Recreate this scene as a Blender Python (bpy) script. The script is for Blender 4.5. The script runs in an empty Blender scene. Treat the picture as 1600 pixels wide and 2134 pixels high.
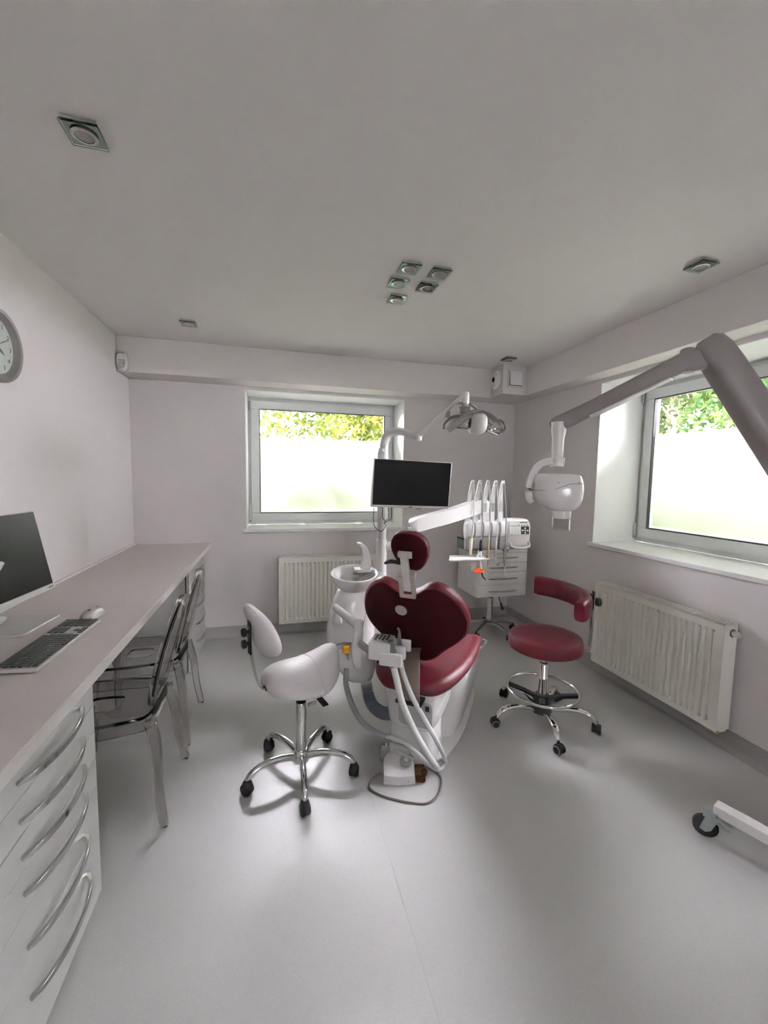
import bpy, bmesh, math, random
from math import sin, cos, pi, radians, sqrt
from mathutils import Vector, Matrix, Quaternion
random.seed(7)
SC = bpy.context.scene
COL = SC.collection

# ------------------------------------------------------------------ camera
CAM_H = 1.473
YAW, PITCH, ROLL, FPX = 0.263, 0.0851, 0.0158, 860.05
F = Vector((sin(YAW)*cos(PITCH), cos(YAW)*cos(PITCH), -sin(PITCH)))
R0 = Vector((cos(YAW), -sin(YAW), 0)); U0 = R0.cross(F)
RR = cos(ROLL)*R0 + sin(ROLL)*U0
UU = -sin(ROLL)*R0 + cos(ROLL)*U0
cd = bpy.data.cameras.new('camera')
cd.sensor_fit = 'VERTICAL'; cd.sensor_height = 24.0; cd.sensor_width = 18.0
cd.lens = FPX/2134*24.0
cd.clip_start = 0.02; cd.clip_end = 200
co = bpy.data.objects.new('camera', cd); COL.objects.link(co)
co.matrix_world = Matrix(((RR.x, UU.x, -F.x, 0), (RR.y, UU.y, -F.y, 0), (RR.z, UU.z, -F.z, CAM_H), (0, 0, 0, 1)))
SC.camera = co

# ------------------------------------------------------------------ world: bright overcast sky
w = bpy.data.worlds.new('overcast_sky'); SC.world = w; w.use_nodes = True
wn = w.node_tree; wn.nodes.clear()
wo = wn.nodes.new('ShaderNodeOutputWorld'); bg = wn.nodes.new('ShaderNodeBackground')
SKY = 138.0
# CIE overcast sky: zenith three times brighter than the horizon
tcw = wn.nodes.new('ShaderNodeTexCoord'); sx = wn.nodes.new('ShaderNodeSeparateXYZ'); wn.links.new(tcw.outputs['Generated'], sx.inputs[0])
mx_ = wn.nodes.new('ShaderNodeMath'); mx_.operation = 'MAXIMUM'; mx_.inputs[1].default_value = 0.0; wn.links.new(sx.outputs['Z'], mx_.inputs[0])
ma = wn.nodes.new('ShaderNodeMath'); ma.operation = 'MULTIPLY_ADD'; ma.inputs[1].default_value = 2/3*SKY; ma.inputs[2].default_value = SKY/3
wn.links.new(mx_.outputs[0], ma.inputs[0]); wn.links.new(ma.outputs[0], bg.inputs['Strength'])
bg.inputs['Color'].default_value = (1.03, 0.93, 1.06, 1)
wn.links.new(bg.outputs[0], wo.inputs[0])

SC.view_settings.view_transform = 'Standard'; SC.view_settings.look = 'None'
SC.view_settings.exposure = 1.25; SC.view_settings.gamma = 1.0; SC.view_settings.use_curve_mapping = False
SC.cycles.use_denoising = True
SC.cycles.max_bounces = 9; SC.cycles.diffuse_bounces = 4; SC.cycles.glossy_bounces = 4
SC.cycles.transmission_bounces = 10; SC.cycles.transparent_max_bounces = 12
SC.cycles.sample_clamp_indirect = 12

# ------------------------------------------------------------------ materials
M = {}
def nt(name):
    m = bpy.data.materials.new(name); m.use_nodes = True
    t = m.node_tree; t.nodes.clear()
    out = t.nodes.new('ShaderNodeOutputMaterial')
    M[name] = m
    return m, t, out
def pm(name, col, rough=0.5, metal=0.0, var=0.03, scale=30.0, bump=0.0, bscale=200.0, coat=0.0, spec=0.5, sss=0.0):
    """principled material with a little procedural colour variation and optional fine bump"""
    m, t, out = nt(name)
    b = t.nodes.new('ShaderNodeBsdfPrincipled')
    tc = t.nodes.new('ShaderNodeTexCoord'); nz = t.nodes.new('ShaderNodeTexNoise')
    nz.inputs['Scale'].default_value = scale; nz.inputs['Detail'].default_value = 3
    t.links.new(tc.outputs['Object'], nz.inputs['Vector'])
    rp = t.nodes.new('ShaderNodeValToRGB')
    rp.color_ramp.elements[0].position = 0.3; rp.color_ramp.elements[1].position = 0.7
    rp.color_ramp.elements[0].color = tuple(max(0, c*(1-var)) for c in col)+(1,)
    rp.color_ramp.elements[1].color = tuple(min(1, c*(1+var)) for c in col)+(1,)
    t.links.new(nz.outputs['Fac'], rp.inputs['Fac']); t.links.new(rp.outputs['Color'], b.inputs['Base Color'])
    b.inputs['Roughness'].default_value = rough; b.inputs['Metallic'].default_value = metal
    b.inputs['Specular IOR Level'].default_value = spec
    b.inputs['Coat Weight'].default_value = coat
    if bump:
        n2 = t.nodes.new('ShaderNodeTexNoise'); n2.inputs['Scale'].default_value = bscale
        t.links.new(tc.outputs['Object'], n2.inputs['Vector'])
        bp = t.nodes.new('ShaderNodeBump'); bp.inputs['Strength'].default_value = bump; bp.inputs['Distance'].default_value = 0.002
        t.links.new(n2.outputs['Fac'], bp.inputs['Height']); t.links.new(bp.outputs['Normal'], b.inputs['Normal'])
    t.links.new(b.outputs[0], out.inputs[0])
    return m
pm('wall_paint', (0.80, 0.758, 0.757), 0.75, var=0.012, scale=3, bump=0.05, bscale=260)
pm('ceiling_paint', (0.92, 0.895, 0.893), 0.8, var=0.01, scale=2)
pm('white_paint', (0.92, 0.92, 0.915), 0.55, var=0.01)
pm('white_upvc', (0.88, 0.90, 0.90), 0.3, var=0.01)
pm('sill_white', (0.92, 0.92, 0.91), 0.35, var=0.01)
pm('laminate', (0.74, 0.68, 0.67), 0.38, var=0.012, scale=8)
pm('laminate_edge', (0.82, 0.79, 0.775), 0.4, var=0.01)
pm('gloss_white', (0.82, 0.82, 0.81), 0.1, var=0.01, coat=0.4)
pm('cart_white', (0.83, 0.815, 0.80), 0.35, var=0.01)
pm('plastic_white', (0.82, 0.81, 0.80), 0.25, var=0.01, coat=0.2)
pm('plastic_grey', (0.36, 0.35, 0.34), 0.45, var=0.03)
pm('plastic_midgrey', (0.50, 0.49, 0.475), 0.4, var=0.03)
pm('xray_grey', (0.29, 0.262, 0.255), 0.40, var=0.01)
pm('xray_light', (0.84, 0.81, 0.80), 0.2, var=0.01, coat=0.3)
pm('black_plastic', (0.010, 0.010, 0.011), 0.4, var=0.1)
pm('black_rubber', (0.014, 0.014, 0.014), 0.6, var=0.1)
pm('dark_gap', (0.02, 0.02, 0.02), 0.9)
pm('gasket', (0.015, 0.017, 0.017), 0.6)
pm('chrome', (0.86, 0.86, 0.85), 0.07, 1.0, var=0.01)
pm('steel', (0.62, 0.61, 0.59), 0.22, 1.0, var=0.02)
pm('dull_steel', (0.45, 0.44, 0.43), 0.35, 1.0, var=0.03)
pm('zinc', (0.50, 0.53, 0.54), 0.4, 0.9, var=0.05)
pm('maroon_leather', (0.092, 0.0072, 0.0135), 0.44, var=0.06, scale=12, bump=0.10, bscale=420, spec=0.36)
pm('dark_maroon_shell', (0.026, 0.0028, 0.004), 0.55, var=0.08, scale=12, bump=0.08, bscale=420, spec=0.06)
pm('shaded_vinyl', (0.43, 0.415, 0.40), 0.4, var=0.05, scale=120)  # floor vinyl made darker, the upright skirting's shade put into its colour
pm('handle_chrome', (0.60, 0.59, 0.60), 0.10, 1.0, var=0.01)
pm('white_leather', (0.86, 0.82, 0.82), 0.45, var=0.012, bump=0.10, bscale=380)
pm('beige_leather', (0.235, 0.18, 0.145), 0.55, var=0.06, bump=0.2, bscale=300)
pm('bracket_beige', (0.46, 0.41, 0.35), 0.35, 0.2, var=0.03)
pm('bracket_light', (0.74, 0.70, 0.65), 0.3, var=0.02)
pm('radiator_cream', (0.89, 0.865, 0.79), 0.4, var=0.012)
pm('grille_dark', (0.16, 0.14, 0.13), 0.7, var=0.05)
pm('yellow_plastic', (0.75, 0.36, 0.01), 0.4, var=0.05)
pm('orange_shield', (0.75, 0.09, 0.012), 0.25, var=0.03)
pm('gold_metal', (0.62, 0.47, 0.27), 0.28, 0.8, var=0.05)
pm('cream_metal', (0.83, 0.74, 0.56), 0.3, 0.3, var=0.03)
pm('hose_white', (0.66, 0.67, 0.65), 0.4, var=0.02)
pm('hose_grey', (0.36, 0.36, 0.36), 0.45, var=0.03)
pm('hose_bluegrey', (0.19, 0.21, 0.245), 0.4, var=0.03)
pm('cable_brown', (0.15, 0.125, 0.115), 0.5, var=0.05)
pm('cable_dark', (0.035, 0.035, 0.035), 0.5)
pm('screen_black', (0.0022, 0.0022, 0.0026), 0.30, var=0.0, spec=0.25)
pm('silver_plastic', (0.66, 0.65, 0.63), 0.35, 0.3, var=0.02)
pm('key_grey', (0.055, 0.06, 0.06), 0.35, var=0.06)
pm('clock_face', (0.53, 0.57, 0.53), 0.5, var=0.02)
pm('clock_rim', (0.34, 0.34, 0.32), 0.3, 0.6, var=0.03)
pm('ink', (0.02, 0.02, 0.02), 0.6)
pm('ink_grey', (0.13, 0.13, 0.13), 0.6)
pm('panel_cream', (0.72, 0.70, 0.60), 0.5)
pm('button_grey', (0.74, 0.73, 0.71), 0.45)
pm('lens_white', (0.88, 0.87, 0.85), 0.3, var=0.0)
pm('lamp_shell', (0.38, 0.37, 0.345), 0.35, var=0.02)
pm('lamp_dark', (0.20, 0.195, 0.19), 0.4, var=0.03)
pm('lamp_diffuser', (0.40, 0.38, 0.38), 0.3, var=0.02)
pm('bark', (0.16, 0.10, 0.075), 0.9, var=0.25, scale=14, bump=0.6, bscale=30)
pm('lawn', (0.24, 0.26, 0.17), 0.95, var=0.35, scale=1.5)
pm('seam_grey', (0.56, 0.555, 0.545), 0.5)
pm('cup_grey', (0.26, 0.25, 0.245), 0.45, var=0.03)
pm('lamp_pod', (0.60, 0.59, 0.55), 0.35, var=0.01)
pm('reflector', (0.80, 0.80, 0.80), 0.05, 1.0, var=0.0)

def leafmat(name, c0, c1, c2):
    m, t, out = nt(name)
    oi = t.nodes.new('ShaderNodeTexCoord'); nz = t.nodes.new('ShaderNodeTexNoise'); nz.inputs['Scale'].default_value = 2.6
    nz.inputs['Detail'].default_value = 6
    t.links.new(oi.outputs['Object'], nz.inputs['Vector'])
    rp = t.nodes.new('ShaderNodeValToRGB'); e = rp.color_ramp.elements
    e[0].position = 0.38; e[0].color = c0+(1,); e[1].position = 0.62; e[1].color = c2+(1,)
    k = e.new(0.5); k.color = c1+(1,)
    t.links.new(nz.outputs['Fac'], rp.inputs['Fac'])
    d = t.nodes.new('ShaderNodeBsdfDiffuse'); tr = t.nodes.new('ShaderNodeBsdfTranslucent'); mx = t.nodes.new('ShaderNodeMixShader')
    mx.inputs[0].default_value = 0.5
    for n in (d, tr): t.links.new(rp.outputs['Color'], n.inputs['Color'])
    t.links.new(d.outputs[0], mx.inputs[1]); t.links.new(tr.outputs[0], mx.inputs[2]); t.links.new(mx.outputs[0], out.inputs[0])
leafmat('leaf_yellowgreen', (0.008, 0.014, 0.003), (0.018, 0.024, 0.005), (0.042, 0.036, 0.008))
leafmat('leaf_autumn', (0.007, 0.012, 0.003), (0.018, 0.019, 0.005), (0.045, 0.025, 0.008))
leafmat('leaf_green', (0.007, 0.015, 0.005), (0.017, 0.028, 0.008), (0.042, 0.052, 0.018))
leafmat('leaf_hedge', (0.026, 0.040, 0.014), (0.040, 0.056, 0.018), (0.062, 0.080, 0.024))

# floor: speckled grey vinyl, semi gloss
def floor_mat():
    m, t, out = nt('vinyl_floor')
    b = t.nodes.new('ShaderNodeBsdfPrincipled'); tc = t.nodes.new('ShaderNodeTexCoord')
    n1 = t.nodes.new('ShaderNodeTexNoise'); n1.inputs['Scale'].default_value = 140; n1.inputs['Detail'].default_value = 4
    v = t.nodes.new('ShaderNodeTexVoronoi'); v.inputs['Scale'].default_value = 110
    t.links.new(tc.outputs['Object'], n1.inputs['Vector']); t.links.new(tc.outputs['Object'], v.inputs['Vector'])
    r1 = t.nodes.new('ShaderNodeValToRGB'); e = r1.color_ramp.elements
    e[0].position = 0.3; e[0].color = (0.575, 0.572, 0.562, 1); e[1].position = 0.75; e[1].color = (0.625, 0.622, 0.611, 1)
    t.links.new(n1.outputs['Fac'], r1.inputs['Fac'])
    r2 = t.nodes.new('ShaderNodeValToRGB'); e = r2.color_ramp.elements
    e[0].position = 0.06; e[0].color = (1, 1, 1, 1); e[1].position = 0.13; e[1].color = (0, 0, 0, 1)
    t.links.new(v.outputs['Distance'], r2.inputs['Fac'])
    hs = t.nodes.new('ShaderNodeMix'); hs.data_type = 'RGBA'
    t.links.new(v.outputs['Color'], hs.inputs[0]); hs.inputs[6].default_value = (0.26, 0.21, 0.18, 1); hs.inputs[7].default_value = (0.72, 0.72, 0.70, 1)
    mx = t.nodes.new('ShaderNodeMix'); mx.data_type = 'RGBA'
    mu = t.nodes.new('ShaderNodeMath'); mu.operation = 'MULTIPLY'; mu.inputs[1].default_value = 0.30
    t.links.new(r2.outputs['Color'], mu.inputs[0]); t.links.new(mu.outputs[0], mx.inputs[0])
    t.links.new(r1.outputs['Color'], mx.inputs[6]); t.links.new(hs.outputs[2], mx.inputs[7])
    t.links.new(mx.outputs[2], b.inputs['Base Color'])
    b.inputs['Roughness'].default_value = 0.36
    t.links.new(b.outputs[0], out.inputs[0])
floor_mat()

def glassy(name, tint, refl=0.08, rough=0.0):
    """thin clear sheet: see-through with a little mirror reflection"""
    m, t, out = nt(name)
    tr = t.nodes.new('ShaderNodeBsdfTransparent'); tr.inputs[0].default_value = tint+(1,)
    gl = t.nodes.new('ShaderNodeBsdfGlossy'); gl.inputs['Roughness'].default_value = rough
    fr = t.nodes.new('ShaderNodeFresnel'); fr.inputs[0].default_value = 1.45
    mx = t.nodes.new('ShaderNodeMixShader')
    t.links.new(fr.outputs[0], mx.inputs[0]); t.links.new(tr.outputs[0], mx.inputs[1]); t.links.new(gl.outputs[0], mx.inputs[2])
    t.links.new(mx.outputs[0], out.inputs[0])
glassy('window_glass', (0.93, 0.96, 0.94))
def solidglass(name, col, ior=1.45, rough=0.0):
    m, t, out = nt(name)
    g = t.nodes.new('ShaderNodeBsdfGlass'); g.inputs['Color'].default_value = col+(1,); g.inputs['IOR'].default_value = ior
    g.inputs['Roughness'].default_value = rough
    t.links.new(g.outputs[0], out.inputs[0])
solidglass('clear_acrylic', (0.955, 0.945, 0.945), 1.30)
solidglass('green_glass', (0.86, 0.93, 0.90), 1.5)
solidglass('amber_plastic', (0.72, 0.60, 0.48), 1.25)
solidglass('clear_plastic', (0.93, 0.93, 0.92), 1.2, 0.05)
solidglass('whip_clear', (0.90, 0.92, 0.91), 1.15, 0.15)
def frosted():
    m, t, out = nt('frosted_film')
    tl = t.nodes.new('ShaderNodeBsdfTranslucent'); tl.inputs[0].default_value = (0.92, 0.93, 0.92, 1)
    rf = t.nodes.new('ShaderNodeBsdfRefraction'); rf.inputs['Roughness'].default_value = 0.50; rf.inputs['IOR'].default_value = 1.4
    rf.inputs['Color'].default_value = (0.97, 0.985, 0.97, 1)
    m1 = t.nodes.new('ShaderNodeMixShader'); m1.inputs[0].default_value = 0.38
    t.links.new(tl.outputs[0], m1.inputs[1]); t.links.new(rf.outputs[0], m1.inputs[2])
    t.links.new(m1.outputs[0], out.inputs[0])
frosted()

# ------------------------------------------------------------------ geometry helpers
def spl(pts, k=8, closed=False):
    """Catmull-Rom through the points"""
    P = [Vector(p) for p in pts]; n = len(P); out = []
    rng = range(n) if closed else range(n-1)
    for i in rng:
        p0 = P[(i-1) % n] if closed else P[max(i-1, 0)]
        p1 = P[i]; p2 = P[(i+1) % n]; p3 = P[(i+2) % n] if closed else P[min(i+2, n-1)]
        for j in range(k):
            u = j/k
            out.append(0.5*((2*p1)+(-p0+p2)*u+(2*p0-5*p1+4*p2-p3)*u*u+(-p0+3*p1-3*p2+p3)*u**3))
    if not closed: out.append(P[-1].copy())
    return out
def lerp_list(vals, n):
    r = []
    for i in range(n):
        x = i/(n-1)*(len(vals)-1); a = int(min(x, len(vals)-2)); r.append(vals[a]+(vals[a+1]-vals[a])*(x-a))
    return r
class G:
    def __init__(s): s.v = []; s.f = []
    def add(s, v, f):
        n = len(s.v); s.v += [tuple(q) for q in v]; s.f += [tuple(i+n for i in q) for q in f]; return s
    def box(s, x0, x1, y0, y1, z0, z1):
        return s.add([(x0,y0,z0),(x1,y0,z0),(x1,y1,z0),(x0,y1,z0),(x0,y0,z1),(x1,y0,z1),(x1,y1,z1),(x0,y1,z1)],
                     [(0,3,2,1),(4,5,6,7),(0,1,5,4),(1,2,6,5),(2,3,7,6),(3,0,4,7)])
    def obox(s, c, ux, uy, uz, hx, hy, hz):
        c, ux, uy, uz = Vector(c), Vector(ux).normalized(), Vector(uy).normalized(), Vector(uz).normalized()
        v = [c+ux*hx*a+uy*hy*b+uz*hz*d for d in (-1, 1) for a, b in ((-1,-1),(1,-1),(1,1),(-1,1))]
        return s.add(v, [(0,3,2,1),(4,5,6,7),(0,1,5,4),(1,2,6,5),(2,3,7,6),(3,0,4,7)])
    def loft(s, rings, cap=True, closed=False):
        n = len(rings[0]); v = [q for r in rings for q in r]; f = []
        m = len(rings)
        for i in range(m if closed else m-1):
            a = i*n; b = ((i+1) % m)*n
            for j in range(n):
                k = (j+1) % n; f.append((a+j, a+k, b+k, b+j))
        if cap and not closed:
            f.append(tuple(range(n-1, -1, -1))); f.append(tuple((m-1)*n+j for j in range(n)))
        return s.add(v, f)
    def tube(s, pts, r, n=10, closed=False, cap=True, flat=1.0, up=None):
        P = [Vector(p) for p in pts]; m = len(P)
        rs = r if isinstance(r, (list, tuple)) else [r]*m
        if len(rs) != m: rs = lerp_list(rs, m)
        T = []
        for i in range(m):
            a = P[(i-1) % m] if closed else P[max(i-1, 0)]; b = P[(i+1) % m] if closed else P[min(i+1, m-1)]
            T.append((b-a).normalized())
        u = Vector(up) if up else (Vector((0,0,1)) if abs(T[0].z) < 0.9 else Vector((1,0,0)))
        N = (u-T[0]*u.dot(T[0])).normalized(); rings = []
        for i in range(m):
            if i:
                q = T[i-1].rotation_difference(T[i]); N = q @ N; N = (N-T[i]*N.dot(T[i])).normalized()
            Bn = T[i].cross(N)
            rings.append([P[i]+(N*cos(2*pi*j/n)*flat+Bn*sin(2*pi*j/n))*rs[i] for j in range(n)])
        return s.loft(rings, cap, closed)
    def ribbon(s, pts, hw, ht, up=(0,0,1), closed=False):
        """rectangular section swept along pts; hw across (lists allowed), ht along 'up'"""
        P = [Vector(p) for p in pts]; m = len(P)
        hws = hw if isinstance(hw, (list, tuple)) else [hw]*m
        hts = ht if isinstance(ht, (list, tuple)) else [ht]*m
        if len(hws) != m: hws = lerp_list(hws, m)
        if len(hts) != m: hts = lerp_list(hts, m)
        rings = []
        for i in range(m):
            a = P[(i-1) % m] if closed else P[max(i-1, 0)]; b = P[(i+1) % m] if closed else P[min(i+1, m-1)]
            T = (b-a).normalized(); u = Vector(up); u = (u-T*u.dot(T)).normalized(); S = T.cross(u)
            h, k = hws[i], hts[i]
            rings.append([P[i]+S*h+u*k, P[i]-S*h+u*k, P[i]-S*h-u*k, P[i]+S*h-u*k])
        return s.loft(rings, True, closed)
    def cyl(s, p0, p1, r0, r1=None, n=20, cap=True):
        return s.tube([p0, p1], [r0, r0 if r1 is None else r1], n, cap=cap)
    def lathe(s, prof, n=32, c=(0,0,0), sx=1.0, sy=1.0, capb=True, capt=True):
        rings = [[(c[0]+r*sx*cos(2*pi*j/n), c[1]+r*sy*sin(2*pi*j/n), c[2]+z) for j in range(n)] for r, z in prof]
        return s.loft(rings, False).capends(rings, n, capb, capt)
    def capends(s, rings, n, b, t):
        m = len(s.v)-len(rings)*n
        if b: s.f.append(tuple(m+j for j in range(n-1, -1, -1)))
        if t: s.f.append(tuple(m+(len(rings)-1)*n+j for j in range(n)))
        return s
    def prism(s, outline, d0, d1):
        """outline: list of (Vector) points, extruded from offset d0 to d1 (vectors)"""
        o = [Vector(q) for q in outline]; a = Vector(d0); b = Vector(d1)
        return s.loft([[q+a for q in o], [q+b for q in o]])
    def ell(s, c, rx, ry, rz, n=20, m=12):
        c = Vector(c); rings = []
        for i in range(1, m):
            a = pi*i/m
            rings.append([c+Vector((rx*sin(a)*cos(2*pi*j/n), ry*sin(a)*sin(2*pi*j/n), -rz*cos(a))) for j in range(n)])
        return s.loft(rings)
    def move(s, mat):
        s.v = [tuple(mat @ Vector(q)) for q in s.v]; return s
    def build(s, name, mat, parent=None, bevel=0.0, seg=2, smooth=40, sub=0, label=None):
        me = bpy.data.meshes.new(name); me.from_pydata(s.v, [], s.f); me.validate(); 
        bm = bmesh.new(); bm.from_mesh(me); bmesh.ops.recalc_face_normals(bm, faces=bm.faces); bm.to_mesh(me); bm.free()
        me.materials.append(M[mat])
        if smooth is not None:
            me.shade_smooth()
            if smooth < 180 and not sub: me.set_sharp_from_angle(angle=radians(smooth))
        o = bpy.data.objects.new(name, me); COL.objects.link(o)
        if parent is not None: o.parent = parent
        if bevel:
            b = o.modifiers.new('bevel', 'BEVEL'); b.width = bevel; b.segments = seg; b.limit_method = 'ANGLE'; b.angle_limit = radians(35)
            if smooth is not None: b.harden_normals = False
        if sub:
            b = o.modifiers.new('sub', 'SUBSURF'); b.levels = sub; b.render_levels = sub
        if label: o['label'] = label
        return o
def sup(c, rx, ry, n=24, e=2.5, plane='xy', d=0.0):
    """superellipse ring around c"""
    out = []
    for j in range(n):
        a = 2*pi*j/n; x = abs(cos(a))**(2/e)*(1 if cos(a) >= 0 else -1)*rx; y = abs(sin(a))**(2/e)*(1 if sin(a) >= 0 else -1)*ry
        if plane == 'xy': out.append((c[0]+x, c[1]+y, c[2]))
        elif plane == 'xz': out.append((c[0]+x, c[1], c[2]+y))
        else: out.append((c[0], c[1]+x, c[2]+y))
    return out
def rrect(x0, x1, y0, y1, r, n=6):
    out = []
    for cx, cy, a0 in ((x1-r, y1-r, 0), (x0+r, y1-r, 90), (x0+r, y0+r, 180), (x1-r, y0+r, 270)):
        for i in range(n+1):
            a = radians(a0+90*i/n); out.append((cx+r*cos(a), cy+r*sin(a)))
    return out
def tag(o, label, cat, group=None, kind=None):
    o['label'] = label; o['category'] = cat
    if group: o['group'] = group
    if kind: o['kind'] = kind
    return o
def thing(name, label, cat, loc=(0,0,0), rz=0.0, group=None, kind=None):
    o = bpy.data.objects.new(name, None); COL.objects.link(o); o.empty_display_size = 0.05
    o.location = loc; o.rotation_euler = (0, 0, rz)
    return tag(o, label, cat, group, kind)
def dup(root, loc, rz, label, group=None):
    r = root.copy(); COL.objects.link(r); r.location = loc; r.rotation_euler = (0, 0, rz); r['label'] = label
    if group: r['group'] = group
    for ch in list(root.children):
        c = ch.copy(); COL.objects.link(c); c.parent = r
        for g in list(ch.children):
            d = g.copy(); COL.objects.link(d); d.parent = c
    return r
def share(o, name, parent, loc=(0,0,0), rot=(0,0,0)):
    c = o.copy(); c.name = name; COL.objects.link(c); c.parent = parent; c.location = loc; c.rotation_euler = rot
    return c
def text_geo(txt, size):
    cu = bpy.data.curves.new('lettering', 'FONT'); cu.body = txt; cu.size = size; cu.align_x = 'CENTER'; cu.align_y = 'CENTER'
    cu.extrude = size*0.02
    ob = bpy.data.objects.new('lettering_tmp', cu); COL.objects.link(ob)
    bpy.context.view_layer.update()
    me = bpy.data.meshes.new_from_object(ob.evaluated_get(bpy.context.evaluated_depsgraph_get()))
    bpy.data.objects.remove(ob); bpy.data.curves.remove(cu)
    g = G(); g.v = [tuple(v.co) for v in me.vertices]; g.f = [tuple(p.vertices) for p in me.polygons]
    bpy.data.meshes.remove(me)
    return g
def basis(origin, ux, uy, uz):
    ux, uy, uz = Vector(ux), Vector(uy), Vector(uz)
    return Matrix(((ux.x, uy.x, uz.x, origin[0]), (ux.y, uy.y, uz.y, origin[1]), (ux.z, uy.z, uz.z, origin[2]), (0,0,0,1)))

# ------------------------------------------------------------------ room shell
XL, XR, YB, YF = -1.133, 2.431, 3.864, -3.4
ZC, ZS = 2.502, 2.238
YS, XS = 3.614, 2.252
WT, WB = 2.213, 0.985              # window head and sill heights
BX0, BX1, BY = -0.234, 1.231, 4.195   # back window opening, frame plane
RY0, RY1, RX = 1.10, 2.692, 2.83      # right window opening, frame plane
o = G().box(XL-0.2, XR+0.5, YF-0.2, YB+0.5, -0.15, 0.0).build('floor', 'vinyl_floor', smooth=None)
tag(o, 'pale grey speckled vinyl floor', 'floor', kind='structure')
# weld seam in the vinyl
g = G().box(0.4255, 0.4285, -1.5, 1.75, -0.0005, 0.0006).build('weld_seam', 'seam_grey', o, smooth=None)
o = G().box(XL-0.2, XR+0.5, YF-0.2, YB+0.5, ZC, ZC+0.15).build('ceiling', 'ceiling_paint', smooth=None)
tag(o, 'plain white painted ceiling', 'ceiling', kind='structure')
o = G().box(XL-0.2, XL, YF-0.2, YB+0.45, 0, ZC).build('wall_left', 'wall_paint', smooth=None)
tag(o, 'plain wall with the clock above the long desk', 'wall', kind='structure')
FX0, FX1 = 0.20, 1.0  # opening for the assumed window that lets in fill light
g = G(); y0, y1 = YF-0.2, YF
g.box(XL, FX0, y0, y1, 0, ZC).box(FX1, XR, y0, y1, 0, ZC).box(FX0, FX1, y0, y1, 0, WB-0.03).box(FX0, FX1, y0, y1, WT, ZC)
o = g.build('wall_front', 'wall_paint', smooth=None)
tag(o, 'plain wall behind the camera', 'wall', kind='structure')
g = G(); y0, y1 = YB, YB+0.45
g.box(XL, BX0, y0, y1, 0, ZC).box(BX1, XR+0.5, y0, y1, 0, ZC).box(BX0, BX1, y0, y1, 0, WB-0.03).box(BX0, BX1, y0, y1, WT, ZC)
tag(g.build('wall_back', 'wall_paint', smooth=None), 'wall with the smaller window and a radiator under it', 'wall', kind='structure')
g = G(); x0, x1 = XR, XR+0.5
g.box(x0, x1, YF-0.2, RY0, 0, ZC).box(x0, x1, RY1, YB, 0, ZC).box(x0, x1, RY0, RY1, 0, WB-0.03).box(x0, x1, RY0, RY1, WT, ZC)
tag(g.build('wall_right', 'wall_paint', smooth=None), 'wall with the deep window at the right edge', 'wall', kind='structure')
tag(G().box(XL, XR, YS, YB, ZS, ZC).build('trim_1', 'wall_paint', smooth=None, bevel=0.004), 'boxed soffit running above the smaller window', 'soffit', kind='structure')
tag(G().box(XS, XR, YF, YS, ZS, ZC).build('trim_2', 'wall_paint', smooth=None, bevel=0.004), 'boxed soffit running above the right hand window', 'soffit', kind='structure')
tag(G().box(2.005, XS, 3.40, YS, ZS, ZC).build('trim_3', 'wall_paint', smooth=None, bevel=0.004), 'small boxed duct in the ceiling corner between the soffits', 'soffit', kind='structure')
# coved vinyl skirting
def skirt(name, pts, nx, ny, label):
    """pts run along the wall, (nx,ny) points into the room"""
    prof = [(0.0, 0.105), (0.005, 0.105), (0.006, 0.03), (0.012, 0.014), (0.026, 0.004), (0.045, 0.0015), (0.0, 0.0015)]
    (xa, ya), (xb, yb) = pts
    g = G().loft([[(xa+nx*d, ya+ny*d, z) for d, z in prof], [(xb+nx*d, yb+ny*d, z) for d, z in prof]])
    tag(g.build(name, 'shaded_vinyl', smooth=50), label, 'baseboard', kind='structure')
skirt('baseboard_back', ((XL, YB), (XR, YB)), 0, -1, 'grey coved skirting under the back radiator')
skirt('baseboard_right', ((XR, YB), (XR, YF)), -1, 0, 'grey coved skirting under the right radiator')

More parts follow.
